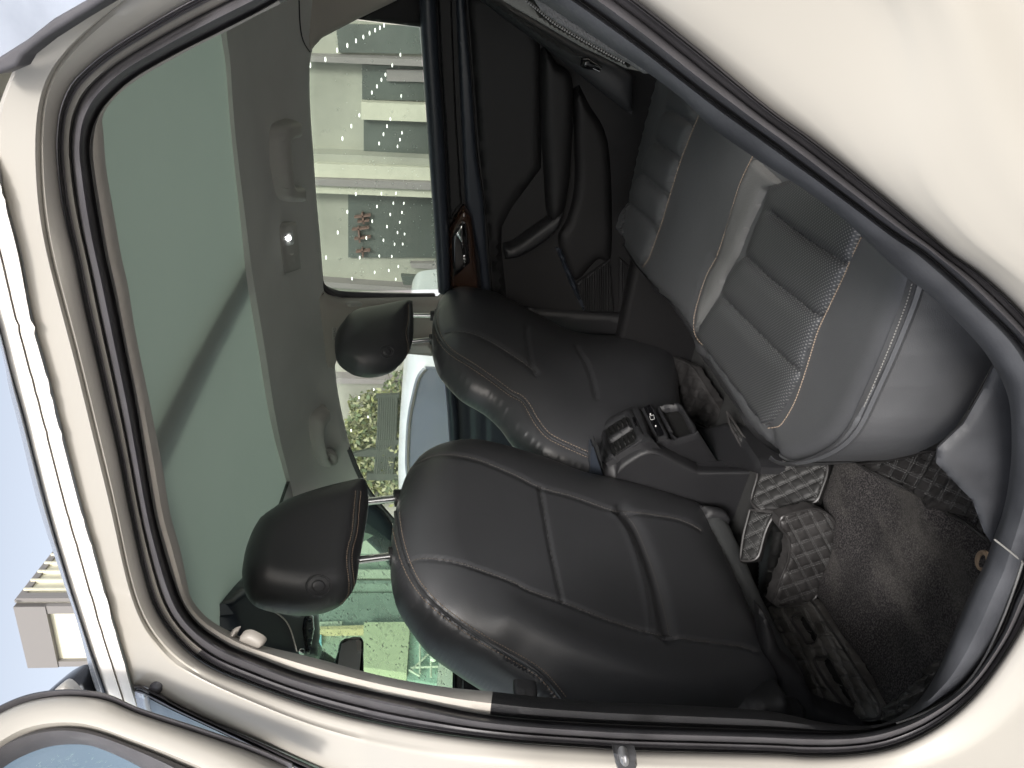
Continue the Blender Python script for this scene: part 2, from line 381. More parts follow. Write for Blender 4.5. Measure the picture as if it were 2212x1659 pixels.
B2 = [(233,0),(167,40),(100,83),(53,120),(25,160),(-8,260),(0,393),(20,470),(43,553),(67,686),(97,793),(137,953),(177,1106),(207,1206),(233,1306),(267,1423),(290,1506),(330,1508),(367,1518),(433,1551),(553,1602),(686,1660),(850,1730),(1106,1800),(1659,1820),(2100,1800),(2400,1650),(2600,1300),(2700,900),(2650,400),(2500,0),(2200,-300),(1600,-420),(1000,-420),(600,-260),(400,-120)]
CEN = np.array([1150., 780.]); NT = 420; TH_ = np.linspace(0, 2*math.pi, NT, endpoint=False)
def polar(C):
    C = catmull(C, True, 10)-CEN; N = len(C); A = C; B = np.roll(C, -1, 0); out = []
    for t in TH_:
        u = np.array([math.cos(t), math.sin(t)]); nrm = np.array([-u[1], u[0]]); a = A@nrm; b = B@nrm
        k = np.where((a <= 0) != (b <= 0))[0]; best = 0
        for i in k:
            s = a[i]/(a[i]-b[i]); r = (A[i]+(B[i]-A[i])*s)@u
            best = max(best, r)
        out.append(CEN+u*best)
    return np.array(out)
K1, K2, K3, KB1, KB2 = map(polar, (C1, C2, C3, B1, B2))
_r = np.linalg.norm(KB1-CEN, axis=1)
for _ in range(14): _r = (np.roll(_r, 1)+2*_r+np.roll(_r, -1))/4
_r = np.maximum(_r, np.linalg.norm(K1-CEN, axis=1)+16)
KB1 = CEN+np.stack([np.cos(TH_), np.sin(TH_)], 1)*_r[:, None]
ALL = range(NT)
def sst(x): x = min(1, max(0, x)); return x*x*(3-2*x)
WL = [sst((650-K1[j][0])/350)*sst((1500-K1[j][1])/150)*sst((K1[j][1]+60)/200) for j in range(NT)]
def ring(K, off, deep=1):
    return [cyf(lambda x, z, o=off+.004*deep*w: .45+o+lean(min(z, 2.0)))(p)[0] for p, w in zip(K, WL)]
def rings(KA, KB, prof_): return [ring(KA+(KB-KA)*s, o) for s, o in prof_]
cosx = np.cos(TH_)
def on_left(j): return K1[j][0] < 640 and K1[j][1] < 1640
RW = [sst((K1[j][0]-900)/500)*sst((900-K1[j][1])/400) for j in range(NT)]
# body panel: outer skin to the seal flange
def bprof():
    rows = []
    for s in np.linspace(0, 1, 26):
        o = np.interp(s, [0, .06, .9, 1], [-.030, -.040, -.037, -.031]); wv_ = .006*math.sin(s*11)*math.sin(math.pi*s)
        K = KB2+(KB1-KB2)*s
        rows.append([cyf(lambda x, z, o=o+.006*s*w-wv_*(1-w)*RW[j]: .45+o+lean(min(z, 2.0)))(p)[0] for j, (p, w) in enumerate(zip(K, WL))])
    for s, o in [(.15,-.0285),(.4,-.025),(.7,-.0195),(.88,-.0145),(.95,-.010),(1,.000)]: rows.append(ring(KB1+(K1-KB1)*s, o, .35+.65*s))
    return rows
body = loft('body_side', bprof(), PAINT, car, closed=True)
body['label'] = 'cream painted body side round the open rear doorway'
seal_prof = [(0,.002),(.04,-.001),(.08,-.005),(.12,-.001),(.16,-.005),(.21,-.001),(.26,.001),(.36,.003),(.42,.010),(.46,.008),(.52,-.006),(.6,-.014),(.68,-.017),(.76,-.014),(.84,-.004),(.89,.010),(.93,.018),(1,.022)]
LIP = mat('grey_lip_rubber', (.17, .16, .17), .5)
def smf(i, j):
    w = K1[j][0] < 600 and K1[j][1] < 1420
    return 1 if (5 <= i <= 7 and w) else 2 if (i < 5 and w) else 0
seal = loft('door_seal', rings(K1, K2, seal_prof), RUBBER, car, closed=True, mats=[RUBBER, PAINT, LIP], mf=smf)
# inner trims between seal and interior edge
def tprof(w): return [(0,.024),(.06,.012),(.2,.006),(.5,.010),(.8,.022),(.93,.034),(1,.052)]
trows = rings(K2, K3, tprof(0))
back_ring = ring(CEN+(K3-CEN)*1.02, .12); back2 = ring(CEN+(K3-CEN)*1.10, .16)
rows = np.array(trows+[back_ring, back2])
def seg_of(j):
    x, y = K3[j]
    if x < 1066 and y > 1385: return 1          # B pillar upper trim (beige)
    if y > 1490 and x < 1890: return 2           # B pillar lower trim (black)
    if x < 600: return 0                         # header trim
    return 3                                     # sill / wheel arch trim
segs = [seg_of(j) for j in ALL]
for sid, (nm, mt, lab) in enumerate([('header_trim', TRIMFAB, None), ('pillar_trim', TRIMFAB, 'beige pillar trim'), ('pillar_trim', DPLAST, 'black lower pillar trim'), ('sill_trim', SILL, None)]):
    idx = [j for j in ALL if segs[j] == sid]
    # contiguous run
    st = next(j for j in idx if segs[j-1] != sid); run = []; j = st
    while segs[j % NT] == sid and len(run) < NT: run.append(j % NT); j += 1
    run.append(j % NT)
    if sid == 3:
        pass
    o = loft(nm, rows[:, run], mt, car)
    if lab: o['label'] = lab
# seam lines across the sill plate
sc = side(.004)
ptube('sill_seam', Z(1659,1106,[(1650,330),(1560,600),(1440,880),(1330,1060),(1200,1200),(1000,1310),(830,1370)]), side(.0055), .0012, STITCHG, car, step=14)
ptube('sill_seam', Z(1659,1106,[(1650,325),(1560,250),(1470,180)]), side(.0075), .001, STITCHG, car, step=10)

# roof ditch, rail, roof
J = Z(0,0,[(-60,1000),(0,1180),(40,1330),(125,1659)])+Z(0,553,[(200,400),(290,720),(340,930),(410,1200),(530,1659)])+Z(0,1106,[(620,300),(700,600),(800,950),(870,1200),(960,1500)])
Kc = [(-120,330),(-60,500),(0,703),(23,796),(50,886),(73,976),(107,1106),(150,1256),(187,1373),(233,1503),(262,1600)]
Lc = [(-150,300),(-80,480),(0,746),(20,840),(43,930),(62,1010),(87,1106),(133,1246),(167,1346),(207,1499),(235,1600)]
Jr, Kr, Lr = [resample(catmull(c), 10) for c in (J, Kc, Lc)]
def par(C, n=90): C = catmull(C); d = np.r_[0, np.cumsum(np.linalg.norm(np.diff(C, axis=0), axis=1))]; t = np.linspace(0, d[-1], n); return np.stack([np.interp(t, d, C[:, k]) for k in (0, 1)], 1)
Jp, Kp, Lp = par(J), par(Kc), par(Lc)
def strip(A, B, pr): return [[side(o)(a+(b-a)*s)[0] for a, b in zip(A, B)] for s, o in pr]
wob = rng.normal(0, 1.6, len(Jp)); Jw = Jp.copy(); Jw[:, 0] += np.where(rng.random(len(Jp)) < .35, np.abs(wob)*1.4, 0)
loft('roof_ditch_sealant', strip(Jw, Kp, [(0,-.036),(.03,-.047),(.2,-.049),(.42,-.048),(.46,-.044),(.50,-.050),(.8,-.052),(1,-.05)]), mat('white_sealant', (.80, .77, .73), .35, var=.05, vscale=40, grain=.3, gscale=40), car)
rail = loft('roof_rail', strip(Kp, Lp, [(0,-.050),(.06,-.053),(.12,-.044),(.2,-.053),(.5,-.058),(.8,-.053),(1,-.040),(1.02,.06)]), SILVER, car)
roofedge = np.array(strip(Lp, Lp, [(0, .06)]))[0]
rr = [roofedge+np.array([0, t, .02*math.sin(t*2)-max(0,.012)]) for t in (0, .05)]
rz = float(roofedge[:, 2].mean())
ROOFG = glass('roof_glass', (.80, .88, .82))
box('roof_panel', (-1.70, .74, 1.728), (-.12, 1.84, 1.736), ROOFG, car)
for lo_, hi_ in (((-1.9, .70, 1.71), (-1.70, 1.97, 1.738)), ((-.12, .70, 1.71), (.8, 1.97, 1.738)), ((-1.70, .70, 1.71), (-.12, .80, 1.737)), ((-1.70, 1.78, 1.71), (-.12, 1.97, 1.737))):
    box('roof_frame', lo_, hi_, PAINT, car, .004)
box('roof_crossbar', (-.745, .80, 1.721), (-.67, 1.78, 1.7275), DPLAST, car, .004)
tag(shell('roof_rail_end', Z(0,1106,[(270,1215),(350,1130),(430,1075),(500,1052),(560,1085),(595,1140),(610,1215),(560,1260),(400,1260)]), cplane((-1.1,.5,1.6),(.5,-.85,0)), GLOSSB, car, h=.02, edge=18, sp=6, skirt=.03), None)
shell('rail_end_cover', Z(0,1106,[(330,1190),(400,1115),(440,1105),(490,1150),(520,1200),(440,1230)]), cplane((-1.08,.48,1.6),(.5,-.85,0)), PAINT, car, h=.006, edge=10, sp=5)
# quarter glass, its black trim top left
shell('quarter_window', [(-40,150),(-40,-60),(240,-60),(187,0),(117,40),(60,85),(0,123)], side(-.052), glass('wet_sky_tinted_glass', (.25,.28,.32), haze=(.42,.46,.54), ff=.7), car, curve=False, sp=14)  # pale blue layer paints the reflected sky on the wet pane
shell('quarter_window_trim', [(-40,165),(-40,128),(0,123),(60,85),(117,40),(187,0),(240,-60),(300,-60),(233,0),(167,40),(100,83),(53,120),(40,143),(0,160)], side(-.062), RUBBER, car, h=.002, edge=8, curve=False, sp=5)

# front door edge seen behind the open door
Ug = Z(0,1106,[(868,1120),(905,1118),(960,1145),(1060,1190),(1100,1222),(1300,1325),(1500,1412),(1700,1500),(1950,1615),(2250,1750)])
Lg = Z(0,1106,[(880,1172),(915,1182),(950,1196),(1090,1268),(1250,1343),(1450,1437),(1650,1535),(1900,1660),(2200,1790)])
Mg = Z(0,1106,[(905,1285),(940,1300),(968,1312),(1090,1370),(1250,1450),(1450,1530),(1650,1640),(1900,1780),(2200,1950)])
Up, Lq, Mp = par(Ug, 70), par(Lg, 70), par(Mg, 70)
loft('front_door_edge', strip(Lq, Mp, [(0,-.040),(.05,-.046),(.5,-.048),(1,-.048)])[:4], glass('wet_sky_tinted_trim',(.2,.22,.25), haze=(.30,.34,.40), ff=.7), car)  # blue-grey layer paints the reflected sky over black gloss trim
loft('door_gap_seal', strip(Up, Lq, [(0,-.036),(.12,-.046),(.3,-.050),(.42,-.044),(.5,-.040),(.58,-.046),(.75,-.052),(.9,-.050),(1,-.038)]), RUBBER, car)
shell('door_end_trim', Z(0,1106,[(872,1165),(925,1180),(950,1196),(960,1250),(985,1330),(900,1300)]), side(-.05), SILVER, car, h=.003, edge=4, sp=4, curve=False)
shell('door_buffer', ellipse((341,1481), 17, 15, 18), side(-.034), RUBBER, car, h=.010, edge=12, sp=4)

# striker on the pillar
stk = side(-.066)
shell('striker_plate', Z(1106,1106,[(658,1562),(690,1572),(770,1572),(806,1575),(812,1640),(790,1680),(690,1680),(668,1620)]), stk, mat('dark_steel',(.08,.08,.085),.4,metal=.6), car, h=.004, edge=6, sp=5, curve=False)
shell('striker_bolt', ellipse((1349,1642), 10, 10, 16), side(-.072), mat('steel',(.35,.35,.36),.35,metal=.8), car, h=.004, edge=6, sp=3, hf=lambda P: np.where(np.linalg.norm(P-np.array([1349,1642]), axis=1) < 4, -.004, 0))

# ------------------------------------------------------------------ open rear door
dp = cplane((-.86, .40, 1.3), (.97, -.26, 0))
do = Z(0,1106,[(-200,1420),(0,1300),(200,1215),(420,1180),(620,1190),(750,1220),(930,1300),(1300,1420),(1659,1545),(1900,1650)])
di = Z(0,1106,[(-200,1760),(0,1590),(150,1490),(300,1440),(480,1425),(650,1450),(900,1540),(1150,1640),(1400,1760),(1500,1900)])
dg = Z(0,1106,[(-200,1830),(0,1659),(150,1570),(330,1510),(520,1500),(650,1530),(850,1620),(1000,1720),(1100,1900)])
doo, dii, dgg = par(do, 60), par(di, 60), par(dg, 60)
def dstrip(A, B, pr): return [[(lambda q: q[0]+q[1]*o)(dp(a+(b-a)*s)) for a, b in zip(A, B)] for s, o in pr]
od = loft('rear_door', dstrip(doo, dii, [(0,-.03),(.0,0),(.1,.004),(.14,.012),(.3,.022),(.6,.026),(.9,.022),(1,.008)]), PAINT, car)
od['label'] = 'cream open rear door, its window frame swung outwards'
tk = np.array([7, 5.]) 
loft('door_weatherstrip', dstrip(doo-np.array([0, 7.]), doo+np.array([0, 9.]), [(0,-.02),(.1,.004),(.35,.014),(.6,.016),(.9,.012),(1,.0)]), RUBBER, od)
loft('window_seal', dstrip(dii, dgg, [(0,.008),(.1,.02),(.4,.024),(.7,.018),(.9,.008),(1,-.004)]), RUBBER, od)
shell('window_pane', [tuple(p) for p in dgg]+[(500,2000),(-200,2000)], cplane((-.865,.40,1.3),(.97,-.26,0)), GLASS_D, od, sp=25, curve=False, skirt=0)

# ------------------------------------------------------------------ roof inside
ZS = 1.69
shadeo = [(470,-160),(490,75),(497,130),(505,250),(515,350),(530,470),(545,590),(560,680),(575,770),(590,870),(605,950),(620,1010),(626,1040),(612,1080),(560,1215),(512,1320),(480,1400),(440,1480)]
shadep = [cz(ZS)(p)[0] for p in resample(catmull(shadeo), 20)]
pts2 = [tuple(p) for p in resample(catmull(shadeo), 20)]
near_e = [(-1.30, .72), (-.9, .70), (-.5, .70), (0.2, .72)]
def proj(p):
    v = np.array(p)-CAM; d = v@F; return (1106+FP*(v@RR)/d, 829.5+FP*(v@DD)/d)
shell('sunshade', pts2+[proj((x, y, ZS)) for x, y in near_e], cz(ZS), SHADE, car, sp=26, curve=False, skirt=.02,
      hf=lambda P: .004*np.sin(P[:, 1]*.006))
# far side surface
def fs_y(x, z):
    t = max(0, z-1.25); return 2.05-.36*t-.9*max(0, z-1.60)**1.2
FSC = cyf(fs_y)
# header rail: from shade edge down to the window tops
railtop = [(478,-100),(490,75),(497,130),(505,250),(515,350),(530,470),(545,590),(560,680),(575,770),(590,870),(605,950),(620,1010),(632,1060),(640,1110),(650,1180),(640,1260)]
railbot = [(700,-60),(672,105),(666,140),(665,200),(668,267),(673,333),(680,433),(688,520),(696,613),(712,720),(721,800),(728,860),(745,940),(765,1005),(800,1075),(850,1130)]
ra, rb = par(railtop, 110), par(railbot, 110)
P0 = [cz(ZS-.012)(p)[0] for p in ra]
def fsc_at(p, off): q, n = FSC(p); return q+n*off
P4 = [fsc_at(p, .02) for p in rb]
rows = []
for s in np.linspace(0, 1, 14):
    r = []
    for a, b, p0, p4 in zip(ra, rb, P0, P4):
        px = a+(b-a)*s
        d0 = np.linalg.norm(p0-CAM)/np.linalg.norm(ray(a)); d4 = np.linalg.norm(p4-CAM)/np.linalg.norm(ray(b))
        w = s**1.15
        t = d0+(d4-d0)*w+.05*math.sin(math.pi*s)*(1 if s > 0 else 0)
        r.append(CAM+t*ray(px))
    rows.append(r)
up = [p+np.array([0, -.002, .03]) for p in rows[0]]
hl = loft('headliner', [up]+rows+[[p+np.array([0, .03, 0]) for p in rows[-1]]], HEADL, car)
HLC = cbvh(hl)
ptube('sunshade_gap', shadeo[1:-1], cz(ZS-.004), .0045, GLOSSB, car, step=14)
shell('shade_front_bar', [(626,1040),(640,1062),(560,1255),(500,1400),(470,1440),(500,1340),(560,1215),(612,1080)], cz(ZS-.01), GLOSSB, car, sp=8, curve=False)

# grab handles
def grab(pts_out, name='grab_handle'):
    return shell(name, pts_out, HLC, HANDLE, car, h=.026, edge=13, sp=4, skirt=.03, base=.014)
k4 = 474/200*1.0
def G(x, y): return ((1050+x/2.37)/1.8517, (450+y/2.37)/1.8517)
grab([G(*p) for p in [(80,130),(110,95),(200,60),(240,62),(265,90),(268,215),(170,255),(165,300),(168,400),(185,560),(200,680),(290,682),(312,710),(316,820),(300,840),(190,838),(140,800),(105,700),(80,560),(62,380),(62,230)]])
ho = Z(553,553,[(345,1060),(370,1010),(415,970),(430,965),(438,1040),(400,1100),(405,1180),(430,1285),(440,1250),(490,1245),(502,1310),(440,1352),(410,1345),(375,1270),(348,1160)])
grab(ho)
# lamp
lampb = shell('reading_lamp', [G(*p) for p in [(165,1080),(290,1042),(315,1060),(355,1450),(345,1480),(225,1520),(200,1500)]], HLC, HANDLE, car, h=.006, edge=6, sp=5, base=.002)
shell('lamp_button', [G(*p) for p in [(245,1340),(300,1330),(308,1430),(262,1445)]], cbvh(lampb), HANDLE, lampb, h=.002, edge=3, sp=3, curve=False)
shell('lamp_lens', [G(*p) for p in [(198,1135),(290,1115),(298,1245),(218,1272)]], cbvh(lampb), mat('lens', (.6,.6,.6), .15), lampb, h=.002, edge=4, sp=3, curve=False)
shell('lamp_bulb', ellipse(G(238,1190), 5, 5.5, 12), cbvh(lampb), mat('bulb', (1,1,1), .3, emit=(1,1,.97), es=6), lampb, h=.006, edge=8, sp=3, base=.003)

# pillars on the far side
pil = shell('pillar_trim', Z(553,553,[(400,280),(440,240),(480,275),(540,295),(1180,285),(1215,240),(1250,600),(1150,650),(1000,636),(560,660),(520,680),(505,735),(450,720),(435,640),(420,500),(400,350)]), cyf(lambda x, z: fs_y(x, z)-.03), TRIMFAB, car, h=.012, edge=14, sp=9, curve=False, skirt=.03)
pil['label'] = 'far side pillar trim between the windows'
PC = cbvh(pil, FSC)
ptube('pillar_seam', Z(553,553,[(440,240),(400,300),(400,400),(430,600),(450,710),(490,735)]), PC, .0012, mat('seam_dark',(.05,.05,.05),.9), pil, lift=.0005)
shell('airbag_badge', Z(553,553,[(492,462),(525,464),(522,545),(494,543)]), PC, HANDLE, pil, h=.001, edge=3, sp=3, curve=False)
shell('coat_hook', Z(553,553,[(590,300),(640,292),(680,300),(688,320),(640,330),(595,325)]), PC, HANDLE, pil, h=.012, edge=8, sp=3)
# airbag letters
def text(name, s, px_c, ang, cast, size, m, parent):
    cu = bpy.data.curves.new(name, 'FONT'); cu.body = s; cu.size = 1; cu.align_x = 'CENTER'; cu.align_y = 'CENTER'
    o = bpy.data.objects.new('tmp', cu); COL.objects.link(o); bpy.context.view_layer.update()
    me = o.to_mesh(); vs = [tuple(v.co) for v in me.vertices]; fs = [list(p.vertices) for p in me.polygons]; o.to_mesh_clear(); bpy.data.objects.remove(o)
    out = []
    for v in vs:
        p = (px_c[0]+size*(v[0]*math.cos(ang)+v[1]*math.sin(ang)), px_c[1]+size*(v[0]*math.sin(ang)-v[1]*math.cos(ang)))
        q, n = cast(p)
        if q is None: q, n = FSC(p)
        out.append(q+n*.0022)
    return build(name, out, fs, m, parent, False)
text('airbag_lettering', 'AIRBAG', (553+509/3, 553+503/3), -math.pi/2, PC, 7.5, mat('grey_print',(.12,.12,.11),.7), pil)

# ------------------------------------------------------------------ far side doors
fdx = cyf(lambda x, z: 2.03)
# window frame rubber + panes
win_r = [(766,43),(906,60),(926,333),(938,500),(946,625),(740,631),(713,626),(697,614),(691,570),(680,433),(668,267),(665,200),(664,140),(670,107),(686,83)]
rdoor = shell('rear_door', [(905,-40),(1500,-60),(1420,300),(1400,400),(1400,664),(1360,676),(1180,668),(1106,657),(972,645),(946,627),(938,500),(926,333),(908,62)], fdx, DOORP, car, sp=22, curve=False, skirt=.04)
rdoor['label'] = 'far side rear door with dark inner panel'
RD = cbvh(rdoor, fdx)
ring_o = [tuple(p) for p in resample(catmull(win_r, True, 4), 12, True)]
shell('window_pane', win_r+[], cyf(lambda x, z: fs_y(x, z)+.02), GLASS_S, rdoor, sp=30, curve=False, skirt=0)
ptube('window_rubber', [(938,640),(850,640),(740,636),(708,628),(690,612),(686,570)], cyf(lambda x, z: fs_y(x, z)+.005), .011, RUBBER, rdoor, step=8)
shell('quarter_divider', [(766,41),(800,20),(900,-30),(960,-30),(930,62),(906,58)], FSC, DOORP, rdoor, h=.01, edge=8, sp=9, curve=False)
shell('rear_pillar_trim', Z(553,0,[(280,-200),(275,0),(300,250),(330,330),(350,320),(420,240),(650,120),(900,0),(1100,-200)]), FSC, TRIMFAB, car, h=.02, edge=24, sp=9, curve=False, skirt=.03, base=.012)
ptube('pillar_seam', Z(553,0,[(275,0),(280,150),(300,270),(345,335)]), HLC, .0015, mat('seam2',(.04,.04,.04),.9), car, lift=.002)
ledge = shell('window_ledge', [(905,-20),(908,62),(926,333),(938,500),(947,632),(974,640),(970,500),(962,333),(950,150),(940,-20)], cyf(lambda x, z: 1.985), SATIN, rdoor, h=.028, edge=17, sp=4, curve=False, skirt=.03)
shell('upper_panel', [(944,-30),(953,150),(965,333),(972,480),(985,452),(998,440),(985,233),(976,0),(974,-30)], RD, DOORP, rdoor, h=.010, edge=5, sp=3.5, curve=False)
shell('upper_panel', [(983,-30),(990,133),(1004,430),(1035,560),(1040,640),(1062,644),(1051,540),(1046,450),(1029,333),(1018,167),(1001,-30)], RD, SATIN, rdoor, h=.010, edge=8, sp=5, curve=False)
ptube('panel_seam', [(1004,-10),(1020,167),(1031,333),(1050,467),(1064,644)], RD, .0015, GLOSSB, rdoor, lift=.004)
def Q4(p): return [(945.1+x*.16275, 405+y*.16275) for x, y in p]
hb = shell('handle_bezel', Q4([(350,240),(230,400),(160,550),(143,700),(150,1000),(160,1420),(560,1420),(530,1100),(500,750),(455,390)]), cyf(lambda x, z: 2.0), BROWN, rdoor, h=.02, edge=12, sp=4, curve=False, skirt=.03)
HB = cbvh(hb, RD)
hp = shell('handle_recess', Q4([(325,440),(190,650),(188,900),(215,1200),(430,1000),(400,640),(380,470)]), HB, GLOSSB, rdoor, h=.002, edge=4, sp=4, curve=False)
shell('handle_lever', Q4([(328,450),(230,610),(300,700),(330,850),(355,1050),(375,1000),(345,640),(340,480)]), HB, CHROME, rdoor, h=.006, edge=5, sp=3, curve=False, base=.006)
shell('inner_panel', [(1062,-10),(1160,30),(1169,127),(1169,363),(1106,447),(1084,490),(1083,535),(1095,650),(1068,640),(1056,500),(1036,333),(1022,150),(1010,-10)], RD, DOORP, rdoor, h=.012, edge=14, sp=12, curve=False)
shell('armrest', [(1173,110),(1205,140),(1236,173),(1236,300),(1228,400),(1216,460),(1186,472),(1177,367),(1170,240)], cyf(lambda x,z: 1.99), DOORP, rdoor, h=.022, edge=26, sp=7, skirt=.05)
shell('pull_handle', Q4([(890,800),(1000,770),(1300,560),(1500,420),(1650,330),(1655,420),(1630,500),(1500,650),(1250,830),(1050,930),(950,942),(895,940)]), cyf(lambda x,z: 1.985), DPLAST, rdoor, h=.016, edge=12, sp=5, skirt=.04)
shell('lower_panel', [(1239,173),(1275,230),(1306,283),(1319,367),(1320,553),(1290,560),(1243,606),(1216,560),(1205,510),(1225,470),(1240,400),(1240,300)], RD, DOORP, rdoor, h=.02, edge=20, sp=9)
ribs = lambda P: .0022*np.sin(P[:, 0]*1.25)
shell('speaker_grille', Z(1106,553,[(410,170),(630,10),(655,350),(520,350),(470,340)]), RD, DOORP, rdoor, h=.004, edge=4, sp=2.4, curve=False, hf=ribs, base=.012)
shell('speaker_grille', Z(1106,553,[(690,0),(900,180),(925,290),(860,360),(690,352)]), RD, DOORP, rdoor, h=.004, edge=4, sp=2.4, curve=False, hf=ribs, base=.012)
shell('grille_frame', Z(1106,553,[(280,-60),(370,170),(460,350),(480,345),(410,165),(320,-50)]), RD, SATIN, rdoor, h=.014, edge=5, sp=5, curve=False, base=.006)
# far front door
fd = shell('front_door', [(950,766),(958,803),(966,886),(971,963),(974,1040),(980,1180),(1400,1180),(1500,900),(1450,700),(1100,650),(960,660)], cyf(lambda x, z: 2.04), SATIN, car, sp=7, curve=False, skirt=.03,
     hf=groove([[(1010,700),(1020,1100)],[(1042,700),(1055,1100)]],    .005, 5))
fd['label'] = 'far side front door seen between the seats'
shell('window_ledge', [(950,762),(958,803),(966,886),(971,963),(976,1060),(996,1060),(990,900),(978,790),(972,762)], cyf(lambda x, z: 2.0), SATIN, fd, h=.015, edge=10, sp=6, curve=False)
shell('window_pane', [(721,800),(724,784),(735,770),(886,762),(950,762),(966,886),(976,1060),(980,1180),(860,1150),(810,1080),(780,1033),(753,972),(736,903),(726,843)], cyf(lambda x, z: fs_y(x, z)+.03), GLASS_F, fd, sp=30, curve=False, skirt=0)
ptube('window_rubber', Z(553,553,[(600,1250),(660,1400),(740,1540),(860,1680),(950,1780)]), cyf(lambda x, z: fs_y(x, z)-.01), .009, RUBBER, fd, step=8)
shell('windscreen_pillar_trim', Z(553,1106,[(700,-110),(760,-60),(830,0),(900,110),(900,400),(800,265),(700,170),(640,150),(600,0)]), cyf(lambda x, z: fs_y(x, z)-.02), SATIN, car, sp=8, curve=False, h=.02, edge=20)
shell('belt_guide', Z(553,553,[(1000,560),(1120,560),(1150,600),(1140,632),(1000,625)]), cyf(lambda x,z: 1.96), HANDLE, car, h=.01, edge=6, sp=4, curve=False)
# rocker / lower far trim
shell('pillar_trim', [(1106,661),(1360,680),(1406,676),(1430,700),(1428,722),(1240,728),(1106,668)], fdx, DPLAST, car, h=.015, edge=10, sp=8, curve=False)

# ------------------------------------------------------------------ cabin shell (floor, firewall, tail)
FLOORM = mat('floor_carpet', (.02, .02, .02), .95, grain=.8, gscale=300)
box('cabin_floor', (-2.6, .50, .36), (.3, 2.05, .40), FLOORM, car)
box('firewall', (-2.62, .5, .36), (-2.5, 2.05, 1.0), DPLAST, car)
box('cargo_wall', (.22, .62, .4), (.26, 2.0, 1.74), HEADL, car)
box('far_side_skin', (-3.2, 2.10, .3), (.6, 2.14, 1.16), PAINT, car, .01)
box('far_side_tail', (-.14, 2.0, 1.16), (.6, 2.03, 1.72), PAINT, car, .01)
box('centre_tunnel', (-2.4, 1.2, .40), (.1, 1.47, .52), FLOORM, car, .03)
box('near_side_tail', (.05, .62, 1.1), (.6, .64, 1.72), PAINT, car)
box('far_sill_trim', (-1.7, 1.96, .36), (-.1, 2.03, .66), DOORP, car, .02)
box('near_front_door', (-2.2, .47, .35), (-1.02, .52, 1.12), PAINT, car, .01)
# windscreen and bonnet, dash
ws = cplane((-1.95, 1.3, 1.45), (.55, 0, .83))
wv = [(-1.66,.72,1.62),(-1.66,1.95,1.62),(-2.45,2.0,1.08),(-2.45,.66,1.08)]
build('windscreen', wv, [(0,1,2,3)], GLASS_W, car, False)
box('dashboard', (-2.5, .60, .85), (-1.95, 2.02, 1.08), DPLAST, car, .05)
box('bonnet', (-3.5, .62, .9), (-2.46, 2.02, 1.02), PAINT, car, .05)
nw = [(-1.03,.58,1.60),(-1.66,.62,1.62),(-2.3,.52,1.12),(-1.03,.47,1.12)]
build('front_side_window', nw, [(0,1,2,3)], GLASS_F, car, False)
# instrument screen edge
shell('centre_screen', Z(553,1106,[(1290,940),(1659,1180),(1700,1300),(1285,1300)]), cx(-1.95), GLOSSB, car, sp=12, curve=False, h=.01, edge=6)
shell('screen_frame', Z(553,1106,[(1275,925),(1292,938),(1288,1200),(1272,1200)]), cx(-1.94), CHROME, car, sp=6, curve=False)
shell('screen_icon', Z(553,1106,[(1498,1125),(1515,1122),(1518,1165),(1500,1165)]), cx(-1.93), mat('icon',(.2,.2,.2),.5,emit=(.9,.6,.6),es=.6), car, sp=4, curve=False)

# overhead console, visor, mirror
ohc = shell('overhead_console', Z(553,1106,[(-60,420),(80,600),(200,640),(330,640),(375,650),(385,800),(360,960),(100,960),(-200,900),(-300,600)]), cplane((-1.5,1.2,1.63),(.25,0,-1)), SATIN, car, h=.03, edge=18, sp=9, curve=False, skirt=.04)
OH = cbvh(ohc)
shell('console_panel', Z(553,1106,[(310,690),(330,655),(372,655),(380,760),(345,930),(320,900),(300,760)]), OH, GLOSSB, ohc, h=.004, edge=4, sp=4, curve=False)
for yy in (700, 760, 820, 870):
    shell('console_button', Z(553,1106,[(325,yy),(350,yy-12),(358,yy+25),(332,yy+34)]), OH, SATIN, ohc, h=.008, edge=4, sp=3, curve=False)
shell('visor_clip', ellipse((553+292/3, 1106+905/3), 5, 8, 12), OH, CHROME, ohc, h=.008, edge=5, sp=2.5)
ptube('console_seam', Z(553,1106,[(100,640),(180,690),(220,760),(260,900)]), OH, .0018, HANDLE, ohc, lift=.002)
mc = cx(-1.78)
mir = shell('rear_view_mirror', Z(553,1106,[(510,1040),(530,900),(545,845),(590,820),(670,813),(695,830),(695,900),(680,1060)]), mc, GLOSSB, car, h=.012, edge=8, sp=4, skirt=.03)
shell('mirror_glass', Z(553,1106,[(525,1040),(540,920),(555,855),(600,832),(668,825),(683,840),(683,900),(668,1060)]), cplane((-1.762,1.2,1.5),(1,0,.05)), mat('mirror',(.75,.75,.78),.03,metal=1), mir, sp=5, curve=False, skirt=0)
shell('mirror_stem', Z(553,1106,[(405,960),(430,898),(450,905),(520,955),(515,1000),(400,980)]), cx(-1.84), GLOSSB, mir, h=.01, edge=8, sp=4, curve=False)
shell('sensor_frit', Z(553,1106,[(385,820),(400,820),(430,890),(415,955),(370,960),(370,900)]), cx(-1.86), mat('striped_frit',(.25,.25,.25),.6), car, sp=4, curve=False, hf=lambda P: .002*np.sin(P[:, 1]*2))

